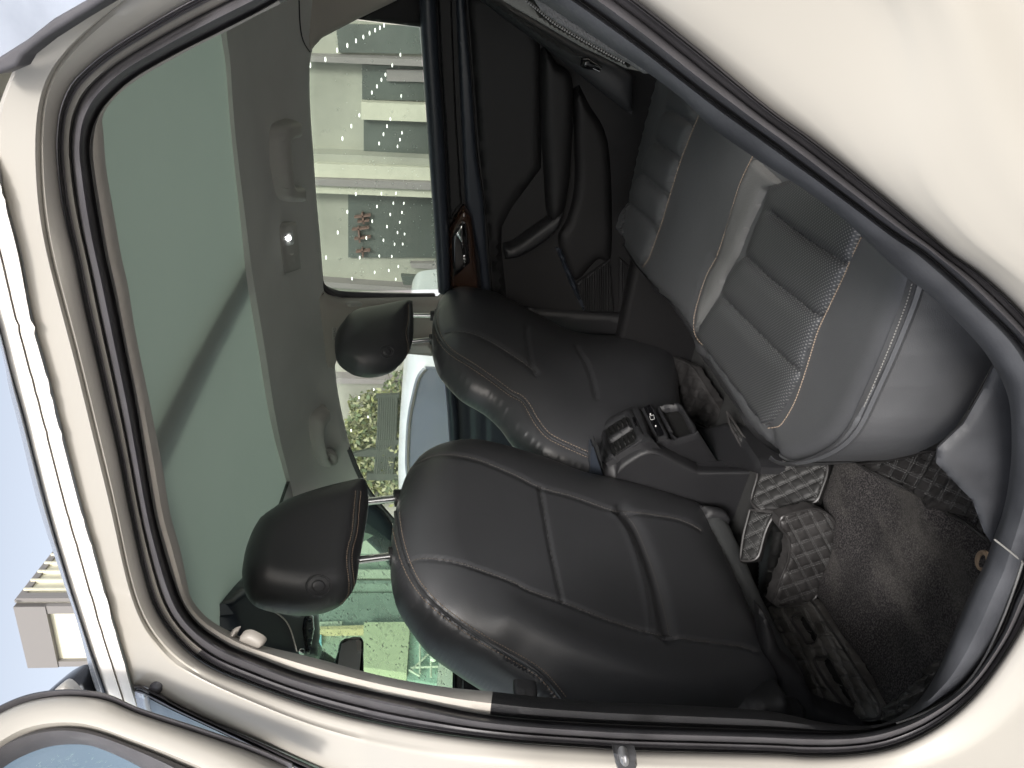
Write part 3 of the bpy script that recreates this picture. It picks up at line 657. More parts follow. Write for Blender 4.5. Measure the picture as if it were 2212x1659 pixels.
# raindrops
def drops(name, region, cast, n, parent, r0=.9, r1=2.4, m=DROP, lab=None):
    vs = []; fs = []; R = np.array(region); lo, hi = R.min(0), R.max(0); c = 0
    while c < n:
        p = lo+rng.random(2)*(hi-lo)
        if not inside(p[None], R)[0]: continue
        c += 1; q, nn = cast(p)
        if q is None: continue
        t = np.linalg.norm(q-CAM)/FP; r = (r0+(r1-r0)*rng.random()**2)*t; e = 1+rng.random()*1.2
        a = np.array([0, 0, 1.])-nn*nn[2]; a /= np.linalg.norm(a); b = np.cross(nn, a); k = len(vs)
        for w in range(6): an = w*math.pi/3; vs.append(q+r*(e*math.cos(an)*a+math.sin(an)*b))
        vs.append(q+nn*r*.5)
        for w in range(6): fs.append((k+w, k+(w+1) % 6, k+6))
    return build(name, vs, fs, m, parent, True, 'stuff')
WDROP = mat('bright_drop', (.75,.85,.8), .05, spec=1.0)
wsc = cplane((-1.66, 1.3, 1.62), (.54, 0, -.79))
wsn = np.cross(np.array(wv[1])-np.array(wv[0]), np.array(wv[3])-np.array(wv[0]))
wsc = cplane(wv[0], wsn)
drops('raindrop_field', Z(553,1106,[(660,330),(900,330),(960,560),(1100,800),(1200,900),(1250,1130),(400,900),(390,660),(600,560)]), wsc, 620, car, .5, 1.9, WDROP)
drops('raindrop_field', [(926,100),(934,100),(945,620),(936,620)], cyf(lambda x, z: fs_y(x, z)+.015), 150, car, .6, 1.6, WDROP)
drops('raindrop_field', [(720,60),(900,70),(930,600),(720,600)], cyf(lambda x, z: fs_y(x, z)+.015), 160, car, .4, 1.0, WDROP)
drops('raindrop_field', [(100,1630),(210,1625),(260,1659),(60,1659)], cplane((-.855,.40,1.3),(.97,-.26,0)), 40, car, 1, 3, DROP)
drops('raindrop_field', [(325,1515),(420,1560),(520,1605),(420,1590)], side(-.079), 25, car, 1, 2.5, DROP)

# ------------------------------------------------------------------ front seats
SEAMD = mat('seam_shadow', (.008, .008, .008), .8)
def seat(lines, label, P_anchor, back_out, x0, seams, hr, hr_x, posts, button, piping, stitch_px, hr_st, badge):
    up = np.array([math.sin(math.radians(17)), 0, math.cos(math.radians(17))])
    nrm = np.array([math.cos(math.radians(17)), -.04, -math.sin(math.radians(17))])
    bp = cplane(x0, nrm)
    s = shell('front_seat', back_out, bp, LEATHER, car, h=.085, edge=105, sp=5.5, back=.10, hf=seams)
    s['label'] = label
    SC = cbvh(s)
    pipe_m = LEATHER
    for c in lines: ptube('seam_line', c, SC, .0009, SEAMD, s, lift=-.0004, step=8, seg=4)
    for c in piping: ptube('piping', c, SC, .0028, pipe_m, s, lift=.001, step=9)
    stitches('stitching', stitch_px[:2], SC, STITCH, s, r=.00075)
    stitches('seam_stitching', stitch_px[2:], SC, mat('dark_thread', (.10,.09,.08), .8), s, r=.0006)
    hc = cplane(hr_x, (math.cos(math.radians(12)), -.25, -math.sin(math.radians(12))))
    h = shell('headrest', hr, hc, LEATHER, s, h=.055, edge=60, sp=6, back=.07, hf=badge)
    HC = cbvh(h)
    for (a, b, r) in posts:
        A = cplane(hr_x-np.array([.02, 0, 0]), (1, 0, 0))(a)[0]; B = cplane(hr_x-np.array([.02, 0, 0]), (1, 0, 0))(b)[0]
        tube('headrest_post', [A+(B-A)*t for t in (-.15, 0, .5, 1, 1.1)], r, CHROME, s, 14)
        d = (B-A)/np.linalg.norm(B-A)
        tube('post_collar', [B-d*.006, B+d*.03], r*2.3, DPLAST, s, 16)
    bc, br = button
    shell('headrest_button', ellipse(bc, br*.62, br*.56, 18), HC, LEATHER, s, h=.003, edge=4, sp=3, base=-.001)
    ptube('button_rim', ellipse(bc, br, br*.88, 22), HC, .0022, LEATHER, s, lift=-.0005, step=5, closed=True)
    for c in hr_st[1]: ptube('piping', c, HC, .0022, LEATHER, s, lift=.0005, step=7)
    stitches('stitching', hr_st[0], HC, STITCH, s, step=5)
    return s, SC, HC
nb = [(855,1106),(850,1156),(850,1216),(858,1263),(873,1299),(900,1339),(936,1383),(980,1416),(1036,1453),(1106,1496),(1180,1532),(1300,1560),(1450,1578),(1580,1570),(1650,1535),(1668,1480),(1653,1429),(1639,1399),(1606,1333),(1573,1256),(1533,1173),(1506,1108),(1439,1080),(1333,1050),(1249,1033),(1173,1005),(1106,984),(1036,967),(986,965),(936,976),(896,1000),(872,1040)]
o553 = lambda p: Z(553,1106,p); o1106 = lambda p: Z(1106,1106,p)
seamA = o553([(985,330),(1050,305),(1150,303),(1300,325),(1500,390),(1659,450)])+o1106([(120,510),(320,580),(600,690),(900,785),(1020,805),(1300,845),(1480,870),(1590,905)])
seamB = [(1050,968),(1110,995),(1165,1055)]+o1106([(208,0),(225,130),(280,380),(325,580)])[1:] 
seamB = [(1166,1052)]+o1106([(208,0),(240,180),(280,380),(325,580)])
seamTop = Z(553,553,[(1040,1345),(1180,1290),(1400,1310),(1659,1410)])+Z(1106,553,[(185,1500),(400,1560),(650,1650)])+[(1345,1104)]+o1106([(860,10),(1050,40),(1160,80),(1225,120)])
seamPocket = [(1325,1103)]+o1106([(720,50),(790,200),(850,400),(890,600),(908,785)])
pocketSt = [(1345,1104)]+o1106([(800,100),(870,260),(930,430),(985,640),(1018,800)])
pipeL = o553([(905,0),(915,100),(935,200),(975,330),(1040,460),(1150,590),(1300,710),(1480,830),(1659,930)])+o1106([(120,1000),(200,1060),(270,1140),(330,1215)])
def off(c, d):
    C = catmull(c); T = np.gradient(C, axis=0); T /= np.linalg.norm(T, axis=1)[:, None]; return [tuple(p) for p in resample(C+np.stack([-T[:, 1], T[:, 0]], 1)*d, 25)]
gf = groove([seamA, seamTop, seamB], .0045, 3.6)
gp = groove([pipeL], .006, 4.2); gpk = groove([seamPocket], .007, 4.5)
def pkt(P):
    c = catmull(seamPocket); d = dist(P, c); c2 = catmull(pocketSt); d2 = dist(P, c2); return -.012*np.exp(-((d2)/14)**2)+.008*np.exp(-(d/8)**2)
crease = catmull(o1106([(0,700),(300,850),(600,980),(900,1090),(1300,1160)])); 
def cr(P): return .010*np.exp(-(dist(P, crease)/45)**2)-.010*np.exp(-(dist(P, crease+np.array([25, 70]))/50)**2)
def nb_hf(P): return gf(P)+gp(P)+gpk(P)+pkt(P)+cr(P)
hr_o = [(553,1133),(533,1179),(525,1216),(523,1243),(530,1273),(553,1298),(603,1313),(670,1319),(720,1309),(753,1289),(770,1256),(776,1216),(786,1159),(795,1106),(795,1073),(789,1046),(776,1042),(753,1046),(686,1063),(620,1086),(585,1107)]
hst = o553([(632,0),(620,130),(590,250),(588,350),(600,450),(592,540),(540,600)]); hst[0:0] = [(768,1060)]
hst2 = [(x+11, y) for x, y in hst[:-1]]
nx0 = cx(-.955)((862,1078))[0]
bc = np.array([688., 1266.])
def badge_f(P): d = np.linalg.norm((P-bc)*[1, 1.12], axis=1); return 0*d+groove([hst], .003, 3.5)(P)
near, NSC, NHC = seat([seamA, seamTop, seamB, seamPocket], 'near front seat back in black leather, its headrest raised',
    None, nb, nx0, nb_hf, hr_o, cx(-.955)((780,1150))[0]-np.array([.01,0,0]),
    [((788,1084),(858,1076),.0075), ((768,1211),(848,1201),.0075)], (bc, 26), [pipeL], [off(pipeL, 9), off(pipeL, -9), seamA, seamTop, pocketSt],
    ([hst, hst2], [[(x+6, y) for x, y in hst[:-1]]]), badge_f)
fb = [(1106,663),(1066,643),(1026,633),(986,630),(953,643),(941,670),(936,693),(936,740),(946,780),(963,806),(1003,846),(1053,876),(1086,906),(1106,933),(1139,970),(1183,1006),(1276,1038),(1380,1050),(1460,960),(1462,850),(1450,770),(1370,738),(1240,728),(1160,692)]
z11 = lambda p: Z(553,553,p); z21 = lambda p: Z(1106,553,p)
fpipe = z11([(1165,350),(1160,420),(1185,520),(1260,620),(1400,710),(1530,800),(1659,895)])+z21([(80,940),(150,1060),(230,1160),(340,1220),(510,1295)])
fA = z11([(1220,505),(1300,487),(1450,520),(1659,640)])+z21([(165,762)])
fB = z21([(95,455),(100,540),(130,700),(160,760)])
fC = z21([(415,585),(480,690),(520,800),(545,915)])
f_hr = [(886,655),(892,663),(893,720),(886,753),(870,780),(843,798),(806,805),(770,800),(740,783),(726,766),(723,743),(728,716),(743,693),(766,676),(820,665),(865,656)]
fhst = z11([(985,315),(985,420),(970,500),(985,600),(960,680)])
fbc = np.array([553+848/3, 553+620/3])
gff = groove([fA, fB, fC, fpipe], .005, 3.4)
def fbadge(P): d = np.linalg.norm((P-fbc)*[1, 1.1], axis=1); return 0*d+groove([fhst], .003, 3)(P)
fx0 = cx(-.96)((937,700))[0]
far, FSCc, FHC = seat([fA, fB, fC], 'far front seat back in black leather, half hidden behind the near seat',
    None, fb, fx0, gff, f_hr, cx(-.96)((880,710))[0]-np.array([.01,0,0]),
    [((892,681),(934,682),.0065), ((886,738),(934,733),.0065)], (fbc, 15), [fpipe], [off(fpipe, 6), off(fpipe, -6), fA],
    ([fhst], [[(x+4, y) for x, y in fhst]]), fbadge)
# seat base roll, hinge cover, recliner knob
bc_ = cplane(nx0+np.array([-.27, 0, -.78]), (1, -.3, .05))
rollc = cplane(cplane(nx0, (math.cos(.3), -.04, -math.sin(.3)))((1580,1290))[0], (1, -.3, -.1))
shell('seat_frame_roll', o1106([(1170,-10),(1330,10),(1400,110),(1480,280),(1560,470),(1659,690),(1760,880),(1890,1060),(1870,1110),(1720,1090),(1650,1020),(1590,880),(1500,670),(1390,430),(1280,200),(1225,70)]), rollc, BELT, near, h=.030, edge=22, sp=6, skirt=.05, curve=False)
shell('hinge_cover', o1106([(1170,-15),(1330,5),(1400,100),(1380,108),(1240,82),(1200,30)]), rollc, DPLAST, near, h=.034, edge=18, sp=5, skirt=.05, base=.006)
shell('recliner_cover', o1106([(1430,1270),(1480,1230),(1560,1195),(1659,1180),(1760,1170),(1800,1250),(1900,1290),(1850,1340),(1659,1300)]), cplane(cy(.70)((1640,1510))[0], (.3, -1, 0)), DPLAST, near, h=.025, edge=25, sp=7, skirt=.03)
shell('seat_side_cover', Z(1659,1106,[(-60,620),(0,690),(90,930),(230,1060),(280,1180),(320,1240),(420,1290),(600,1345),(760,1395),(500,1400),(100,1310),(-60,1280),(0,1180),(80,1165),(60,1080),(-40,900)]), cplane(cy(.74)((1740,1500))[0], (.5, -1, .25)), DPLAST, near, h=.015, edge=14, sp=7, curve=False, skirt=.04)
shell('seat_lever', o1106([(10,1135),(60,1130),(150,1140),(162,1160),(155,1205),(90,1200),(20,1190)]), side(.07), DPLAST, near, h=.015, edge=10, sp=4)
# seat cushions (front), mostly hidden
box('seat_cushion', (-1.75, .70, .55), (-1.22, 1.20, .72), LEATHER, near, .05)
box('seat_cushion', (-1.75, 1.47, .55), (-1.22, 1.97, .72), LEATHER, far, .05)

# ------------------------------------------------------------------ rear bench
zb = .78
bench_out = [(1345,560),(1352,573),(1383,610),(1396,633),(1423,653),(1476,733),(1486,766),(1503,786),(1573,893),(1586,920),(1613,953),(1659,985),(1692,1000),(1742,1004),(1792,1002),(1859,995),(1959,983),(2012,963),(2076,906),(2119,836),(2144,783),(2180,700),(2200,560),(2100,400),(1900,300),(1600,60),(1450,60),(1400,180),(1370,300),(1340,420),(1327,480),(1328,530)]
bench_plane = cplane((-.45, 1.2, .66), (-.06, -.05, 1))
gb = lambda P: 0
piping = Z(1659,553,[(905,140),(860,300),(760,560),(680,750),(600,930),(520,1100),(430,1210),(300,1290),(150,1335),(60,1325),(20,1290)])
# piecewise height: top deck near z=.78, rolling over at the piping to the near side
pc = catmull(piping); pcpoly = [tuple(p) for p in pc]
deck_poly = [(1340,480),(1335,530),(1360,570),(1400,625),(1430,650),(1480,715),(1500,745),(1510,775),(1580,880),(1600,915),(1625,945),(1665,975)]+pcpoly[::-1]+[(2040,480),(2100,300),(1600,40),(1450,60),(1400,180),(1370,300),(1345,420)]
deck_poly = np.array(deck_poly, float)
zt = .80
def bench_cast(p):
    p = np.array(p, float); r = ray(p)
    return cplane((-.45, 1.0, zt), (-.05, 0, 1))(p)
def bench_h(P):
    ins = inside(P, deck_poly); d = dist(P, deck_poly, True); d = np.where(ins, -d, d)
    # push points outside the deck outline down and away, following the seat's side
    return np.where(d > 0, -.0022*np.clip(d, 0, 200)*1.0, 0)
# side surface as its own loft: from piping down to the floor line
low = [(2150,775),(2119,836),(2076,906),(2012,963),(1959,985),(1859,997),(1792,1004),(1742,1007),(1705,1007),(1680,1003),(1660,992)]
pp, lw = par(piping, 70), par(low, 70)
top3 = np.array([bench_cast(p)[0] for p in pp])
low3 = []
sidep = cy(.615)
for i, p in enumerate(lw):
    q = sidep(p)[0]
    zq = .60
    b = cz(.56)(p)[0]
    t = cz(.80)(p)[0]
    w = i/69.
    low3.append(cz(.56+.20*max(0, (w-.55)/.45)**1.5)(p)[0])
low3 = np.array(low3); rows = []
for s in np.linspace(0, 1, 18):
    r = []
    for a, b, A, B in zip(pp, lw, top3, low3):
        px = a+(b-a)*s; da = np.linalg.norm(A-CAM)/np.linalg.norm(ray(a)); db = np.linalg.norm(B-CAM)/np.linalg.norm(ray(b))
        t = da+(db-da)*(s**1.1)-.028*math.sin(math.pi*min(1, s*1.05))
        r.append(CAM+t*ray(px))
    rows.append(r)
deck_hf_g = groove([Z(1106,553,[(1310,0),(1240,180),(1190,330),(1180,450),(1198,540)]), Z(1106,553,[(1198,540),(1175,600),(1180,680)]), Z(1106,553,[(830,60),(835,150),(870,240)]), Z(1106,553,[(870,240),(900,195),(950,240),(1050,370),(1110,500),(1115,540)]), Z(1106,553,[(1198,540),(1300,650),(1450,840),(1560,990),(1659,1110)])+Z(1659,553,[(20,1190)])], .006, 5)
def deck_h(P):
    d = dist(P, deck_poly, True); return .018*prof(d/40)-.018+deck_hf_g(P)
deck_in = [tuple(p) for p in deck_poly]
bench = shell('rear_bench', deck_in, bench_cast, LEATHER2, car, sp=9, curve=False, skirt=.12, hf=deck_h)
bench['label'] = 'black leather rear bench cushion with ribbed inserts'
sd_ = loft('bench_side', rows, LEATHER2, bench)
BC = cbvh(bench, bench_cast)
SDc = cbvh(sd_)
fr = catmull([(1328,530),(1352,573),(1383,610),(1396,633),(1423,653),(1476,733),(1486,766),(1503,786),(1573,893),(1586,920),(1613,953),(1640,975),(1662,988),(1692,1000)])
fr_t = [bench_cast(p)[0]-np.array([0,0,.014]) for p in resample(fr+np.array([4,-6]), 12)]
n_ = len(fr_t); fp = resample(fr, 12); fp = fp[np.linspace(0, len(fp)-1, n_).astype(int)]
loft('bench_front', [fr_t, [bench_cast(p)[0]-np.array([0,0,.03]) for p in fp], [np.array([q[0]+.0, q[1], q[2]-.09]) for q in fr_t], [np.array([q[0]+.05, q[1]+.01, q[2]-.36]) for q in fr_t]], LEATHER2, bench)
ptube('piping', piping, bench_cast, .0045, LEATHER2, bench, lift=-.016, step=8)
stitches('stitching', [[(x+10, y+5) for x, y in piping[:-2]]], SDc, STITCHG, bench, step=7)
# inserts (perforated, ribbed)
near_ins = Z(1106,553,[(1198,540),(1290,330),(1370,180),(1500,-20)])+[(1640,500),(1700,440)]
ni = Z(1106,553,[(1198,538),(1240,440),(1350,270),(1420,120),(1500,0)])+[(1625,520),(1670,400),(1750,380),(1870,470),(1858,512)]+Z(1659,553,[(540,30),(490,130),(400,320),(320,470),(260,620),(200,800),(120,960),(60,1040),(15,1085)])+Z(1106,553,[(1640,1100),(1560,985),(1450,840),(1300,650)])
ribl = [Z(1659,553,[(-170,-150),(-10,150),(100,250),(250,370),(340,410)]), Z(1659,0,[(0,1385),(100,1470),(250,1560),(400,1659),(500,1720)]), Z(1659,553,[(-310,270),(-150,430),(0,590),(100,690),(180,750)]), Z(1659,553,[(-160,-60),(-60,60),(60,180)])]
ribn = [Z(1106,553,[(1355,280),(1420,350),(1520,450),(1659,590)])+Z(1659,553,[(100,690),(180,750)]), Z(1106,553,[(1490,0),(1560,70),(1659,160)])+Z(1659,553,[(140,270),(250,360),(340,410)]), [(1660,462),(1693,487),(1745,525),(1790,553)]+Z(1659,553,[(440,40),(495,65)])]
def ribs_f(R, dep, w):
    cs = [catmull(c) for c in R]
    def f(P):
        d = np.full(len(P), 1e9)
        for c in cs: d = np.minimum(d, dist(P, c))
        return dep*(prof(d/w)-1)
    return f
rg = ribs_f(ribn, .011, 34)
shell('seat_insert', ni, BC, PERF, bench, h=.009, edge=30, sp=4.5, curve=False, skirt=.02, base=.003, hf=rg)
stitches('stitching', ribn, BC, STITCHG, bench, step=5.5, r=.0006, lift=.0005)
fi = Z(1106,0,[(670,1480),(700,1380),(770,1240),(840,1060),(930,860),(1000,640),(1100,480),(1190,640),(1215,740),(1170,850),(1100,1030),(1040,1220),(970,1450),(900,1659)])+Z(1106,553,[(880,30),(845,75),(820,40),(780,-20)])+Z(1106,0,[(720,1540)])
ribf = [Z(1106,0,[(740,1310),(800,1370),(870,1440),(920,1500)]), Z(1106,0,[(810,1110),(870,1170),(930,1220),(1005,1280)]), Z(1106,0,[(900,910),(960,960),(1030,1010),(1085,1045)]), Z(1106,0,[(975,710),(1040,740),(1110,780),(1175,810)])]
shell('seat_insert', fi, BC, LEATHER2, bench, h=.014, edge=14, sp=5, curve=False, skirt=.02, base=-.004, hf=ribs_f(ribf, .016, 30))
st_n = Z(1106,0,[(1565,1010),(1480,1190),(1400,1450),(1330,1659)])+Z(1106,553,[(1260,130),(1205,300),(1180,420),(1198,530),(1300,640),(1450,840),(1560,985),(1650,1090)])
st_side = [(1862,512)]+Z(1659,553,[(540,20),(500,120),(400,330),(330,480),(280,640),(230,800),(170,960),(90,1090),(40,1110),(0,1115)])
st_f = Z(1106,0,[(1215,740),(1170,850),(1100,1030),(1040,1220),(970,1450),(895,1659)])+Z(1106,553,[(880,30),(845,75)])
stitches('stitching', [st_n, st_side, st_f], BC, STITCH, bench, step=6, r=.0009)
# grained bolster strip of the near seat place
bol = Z(1106,0,[(1565,1020),(1480,1200),(1400,1450),(1345,1659)])+Z(1106,553,[(1270,130),(1215,300),(1192,440),(1205,530),(1240,430),(1350,260),(1400,130),(1480,0)])+Z(1106,0,[(1540,1500),(1659,1240)])+[(1700,400),(1640,345)]
shell('bolster', bol, BC, BOLSTER, bench, h=.014, edge=18, sp=6, curve=False, skirt=.02, base=-.004)
# backrest strips at the top
bkc = cplane((-.12, 1.2, 1.0), (-1, .15, .25))
def Z5(p): return [(972.1+x*.17090, y*.17090) for x, y in p]
bk = shell('backrest_edge', Z5([(660,-100),(950,-150),(1150,150),(1350,300),(1800,560),(2212,780),(2400,900),(2212,860),(1900,700),(1700,610),(1400,440),(1100,260),(800,90),(660,0)]), side(.13), mat('grey_seat_cloth',(.13,.13,.115),.85,grain=.2,gscale=800), bench, h=.01, edge=8, sp=6, curve=False, skirt=.05)
shell('backrest_side', Z5([(1000,-100),(1240,-120),(1300,40),(1700,320),(2212,650),(2600,930),(2450,930),(2212,775),(1800,555),(1350,290),(1150,140)]), side(.10), BOLSTER, bench, h=.008, edge=8, sp=6, curve=False, skirt=.05)
stitches('stitching', [Z5([(960,0),(1150,150),(1350,310),(1800,570),(2212,790)])], side(.088), STITCHG, bench, step=6)
shell('backrest', Z5([(650,-60),(800,90),(1100,250),(1400,430),(1700,600),(2100,790),(2330,960),(2300,1450),(2150,1350),(1700,1000),(1200,600),(700,250),(300,-60)]), cy(1.94), LEATHER, bench, h=.03, edge=30, sp=9, curve=False, skirt=.1)
shell('belt_webbing', Z5([(420,-60),(600,0),(850,180),(1200,420),(1610,670),(1590,790),(1500,740),(1100,500),(700,180),(450,20)]), cy(1.93), BELT, bench, h=.01, edge=12, sp=7, curve=False, base=.05, hf=lambda P: .002*np.sin(P[:, 1]*1.6+P[:, 0]*-.9))
shell('belt_buckle', Z5([(1620,690),(1700,680),(1870,790),(1850,850),(1700,830),(1600,800)]), cy(1.92), GLOSSB, bench, h=.012, edge=8, sp=4, curve=False, base=.055)
for a, b in (((1730,755),(1855,810)), ((1745,805),(1825,842))):
    ptube('buckle_edge', Z5([a, b]), cy(1.92), .0009, CHROME, bench, lift=.066, curve=False)

# wheel arch trim under the bench end
arch = [(2144,783),(2178,860),(2192,960),(2182,1040),(2166,1106),(2140,1180),(2126,1150),(2110,1090),(2080,1040),(2030,1000),(2012,980),(1980,966),(2012,955),(2060,905),(2100,840)]
def archc(p):
    return cplane(side(.09)((2150,1000))[0], (.15, -1, .35))(p)
shell('wheel_arch_trim', [(2215,700),(2215,1100),(2166,1130),(2150,1185),(2126,1150),(2100,1080),(2060,1040),(2022,1000),(2026,968),(2082,915),(2124,842),(2150,786),(2160,700)], archc, mat('dark_arch_plastic', (.030, .031, .035), .5, grain=.12, gscale=700, var=.25, vscale=14, dust=.012), car, h=.004, edge=30, sp=9, curve=False, skirt=.004)

# ------------------------------------------------------------------ centre console
def Q3(p): return [(1269.1+x*.16275, 837.1+y*.16275) for x, y in p]
yn, yf = 1.225, 1.415
def c3(px, y): return cy(y)(Q3([px])[0])[0]
console = empty('x', (0, 0, 0)); bpy.data.objects.remove(console)
sidepanel = shell('centre_console', Q3([(370,1310),(385,1190),(420,1130),(600,990),(740,910),(850,885),(950,905),(1380,1120),(1500,1160),(2290,1150),(2270,1250),(2150,1650),(2100,2000),(1300,2100),(600,1900),(300,1500)]), cy(yn), DPLAST, car, sp=9, curve=False, skirt=.05)
sidepanel['label'] = 'grained black centre console with rear air vents'
# rounded shoulder strip, loft between side panel top edge and face edge
e1 = [(150,800),(240,1200),(370,1310),(385,1190),(420,1130),(600,990),(740,910),(850,885),(950,905),(1380,1120),(1500,1160),(2290,1150)]
e0 = [(70,620),(130,900),(240,1000),(290,970),(360,930),(520,830),(700,735),(800,715),(900,725),(1420,1000),(1520,1035),(2290,1030)]
E0, E1 = par(Q3(e0), 80), par(Q3(e1), 80)
rows = []
for s in np.linspace(0, 1, 10):
    a = s*math.pi/2; y_ = yn+.035*(1-math.sin(a)); rows.append([cy(y_)(u+(v-u)*s)[0] for u, v in zip(E0, E1)])
loft('console_shoulder', rows, DPLAST, sidepanel)
face = cpts([(Q3([(290,950)])[0], cy(1.255)), (Q3([(770,650)])[0], cy(1.255)), (Q3([(170,600)])[0], cy(1.40)), (Q3([(600,290)])[0], cy(1.40))])
fo = Q3([(75,650),(110,560),(180,490),(400,340),(580,255),(660,250),(700,330),(790,600),(900,730),(800,720),(700,740),(520,835),(360,935),(290,975),(240,1010),(180,960),(110,800)])
FC = shell('console_top', fo, face, DPLAST, sidepanel, h=.004, edge=8, sp=6, curve=False, skirt=.02)
FCc = cbvh(FC, face)
vb = Q3([(170,600),(200,510),(330,400),(540,300),(600,300),(640,380),(770,650),(740,700),(600,790),(350,945),(290,950),(240,860)])
vi = Q3([(255,590),(300,540),(520,405),(560,420),(665,680),(640,740),(385,905),(350,890),(320,800)])
shell('vent_bezel', vb, face, GLOSSB if False else DPLAST, sidepanel, h=.006, edge=8, sp=4, curve=False, holes=[vi], base=.004, skirt=.02)
shell('vent_cavity', vi, face, mat('vent_dark', (.004,.004,.004), .6), sidepanel, sp=6, curve=False, base=.0055)
for (a, b) in [((290,560),(330,680)),((340,530),(385,660)),((400,500),(445,620)),((460,465),(495,570)),((510,425),(555,540)),((355,750),(410,890)),((410,700),(465,860)),((465,670),(530,810)),((530,640),(580,780)),((585,600),(640,720))]:
    a, b = np.array(a, float), np.array(b, float); n = np.array([26., -10.])
    shell('vent_slat', Q3([a, a+n*.5, (a+b)/2+n, b+n*.4, b, (a+b)/2-n*.15]), face, mat('vent_gloss', (.05,.05,.05), .18, metal=.5), sidepanel, h=.006, edge=3.5, sp=2.5, curve=False, base=.007)
shell('vent_bar', Q3([(298,720),(330,690),(600,535),(625,570),(345,755),(310,765)]), face, DPLAST, sidepanel, h=.006, edge=4, sp=3, curve=False, base=.010)
shell('vent_wheel', Q3([(615,440),(650,420),(700,550),(665,570)]), face, GLOSSB, sidepanel, h=.004, edge=3, sp=3, curve=False, base=.009, hf=lambda P: .0008*np.sin(P[:, 1]*3))
uf = cpts([(Q3([(930,700)])[0], cy(1.27)), (Q3([(1060,680)])[0], cy(1.27)), (Q3([(720,270)])[0], cy(1.40)), (Q3([(850,240)])[0], cy(1.40))])
uo = Q3([(715,285),(740,262),(840,232),(865,245),(1075,640),(1070,680),(960,725),(915,710)])
shell('usb_panel', uo, uf, DPLAST, sidepanel, h=.006, edge=6, sp=4, curve=False, skirt=.012)
shell('usb_fascia', Q3([(745,290),(815,255),(835,265),(1015,630),(1010,660),(935,685)]), uf, GLOSSB, sidepanel, h=.001, edge=3, sp=4, curve=False, base=.0065)
ptube('usb_port_frame', Q3([(828,412),(880,400),(893,452),(842,466)]), uf, .0004, WHITEM, sidepanel, lift=.0085, curve=False, closed=True, step=3)
shell('usb_port', Q3([(876,485),(900,480),(915,515),(890,522)]), uf, CHROME, sidepanel, h=.001, edge=2, sp=2.5, curve=False, base=.0075)
for c in ((837,388),(908,545)):
    shell('power_symbol', ellipse(Q3([c])[0], 1.6, 1.8, 8), uf, WHITEM, sidepanel, sp=2, curve=False, base=.0085, skirt=.001)
tf = cpts([(Q3([(1150,700)])[0], cy(1.27)), (Q3([(1440,610)])[0], cy(1.27)), (Q3([(930,260)])[0], cy(1.40)), (Q3([(1220,210)])[0], cy(1.40))])
to = Q3([(925,270),(950,245),(1180,205),(1240,215),(1290,290),(1430,500),(1450,570),(1430,615),(1170,700),(1130,680)])
ti = Q3([(980,285),(1190,255),(1240,300),(1385,590),(1370,610),(1190,665),(1160,650),(1070,450)])
shell('storage_pocket', to, tf, DPLAST, sidepanel, h=.006, edge=8, sp=4, curve=False, holes=[ti], skirt=.014)
shell('pocket_floor', ti, cplane(tf(Q3([(1200,450)])[0])[0]+tf((1400,900))[1]*-.018, tf((1400,900))[1]), mat('pocket_lining',(.006,.006,.006),.6), sidepanel, sp=6, curve=False)
shell('console_back', Q3([(930,735),(1070,690),(1150,712),(1440,620),(1470,590),(1720,980),(1690,1010),(1560,1035),(1430,1005)]), cpts([(Q3([(930,735)])[0], cy(1.25)), (Q3([(1440,620)])[0], cy(1.25)), (Q3([(1430,1005)])[0], cy(1.24)), (Q3([(1690,1000)])[0], cy(1.30))]), DPLAST, sidepanel, h=.004, edge=8, sp=6, curve=False, skirt=.004)
shell('tunnel_cover', Q3([(1500,1035),(1700,1000),(1660,850),(1480,560),(1600,540),(1825,480),(2000,560),(2270,950),(2310,1060),(2290,1150),(2000,1060)]), cz(.56), DPLAST, sidepanel, h=.006, edge=8, sp=7, curve=False, skirt=.06)
shell('console_front_panel', Q3([(60,780),(40,880),(35,1200),(240,1270),(130,950),(80,790)]), cy(1.27), SATIN, sidepanel, sp=7, curve=False, skirt=.03)

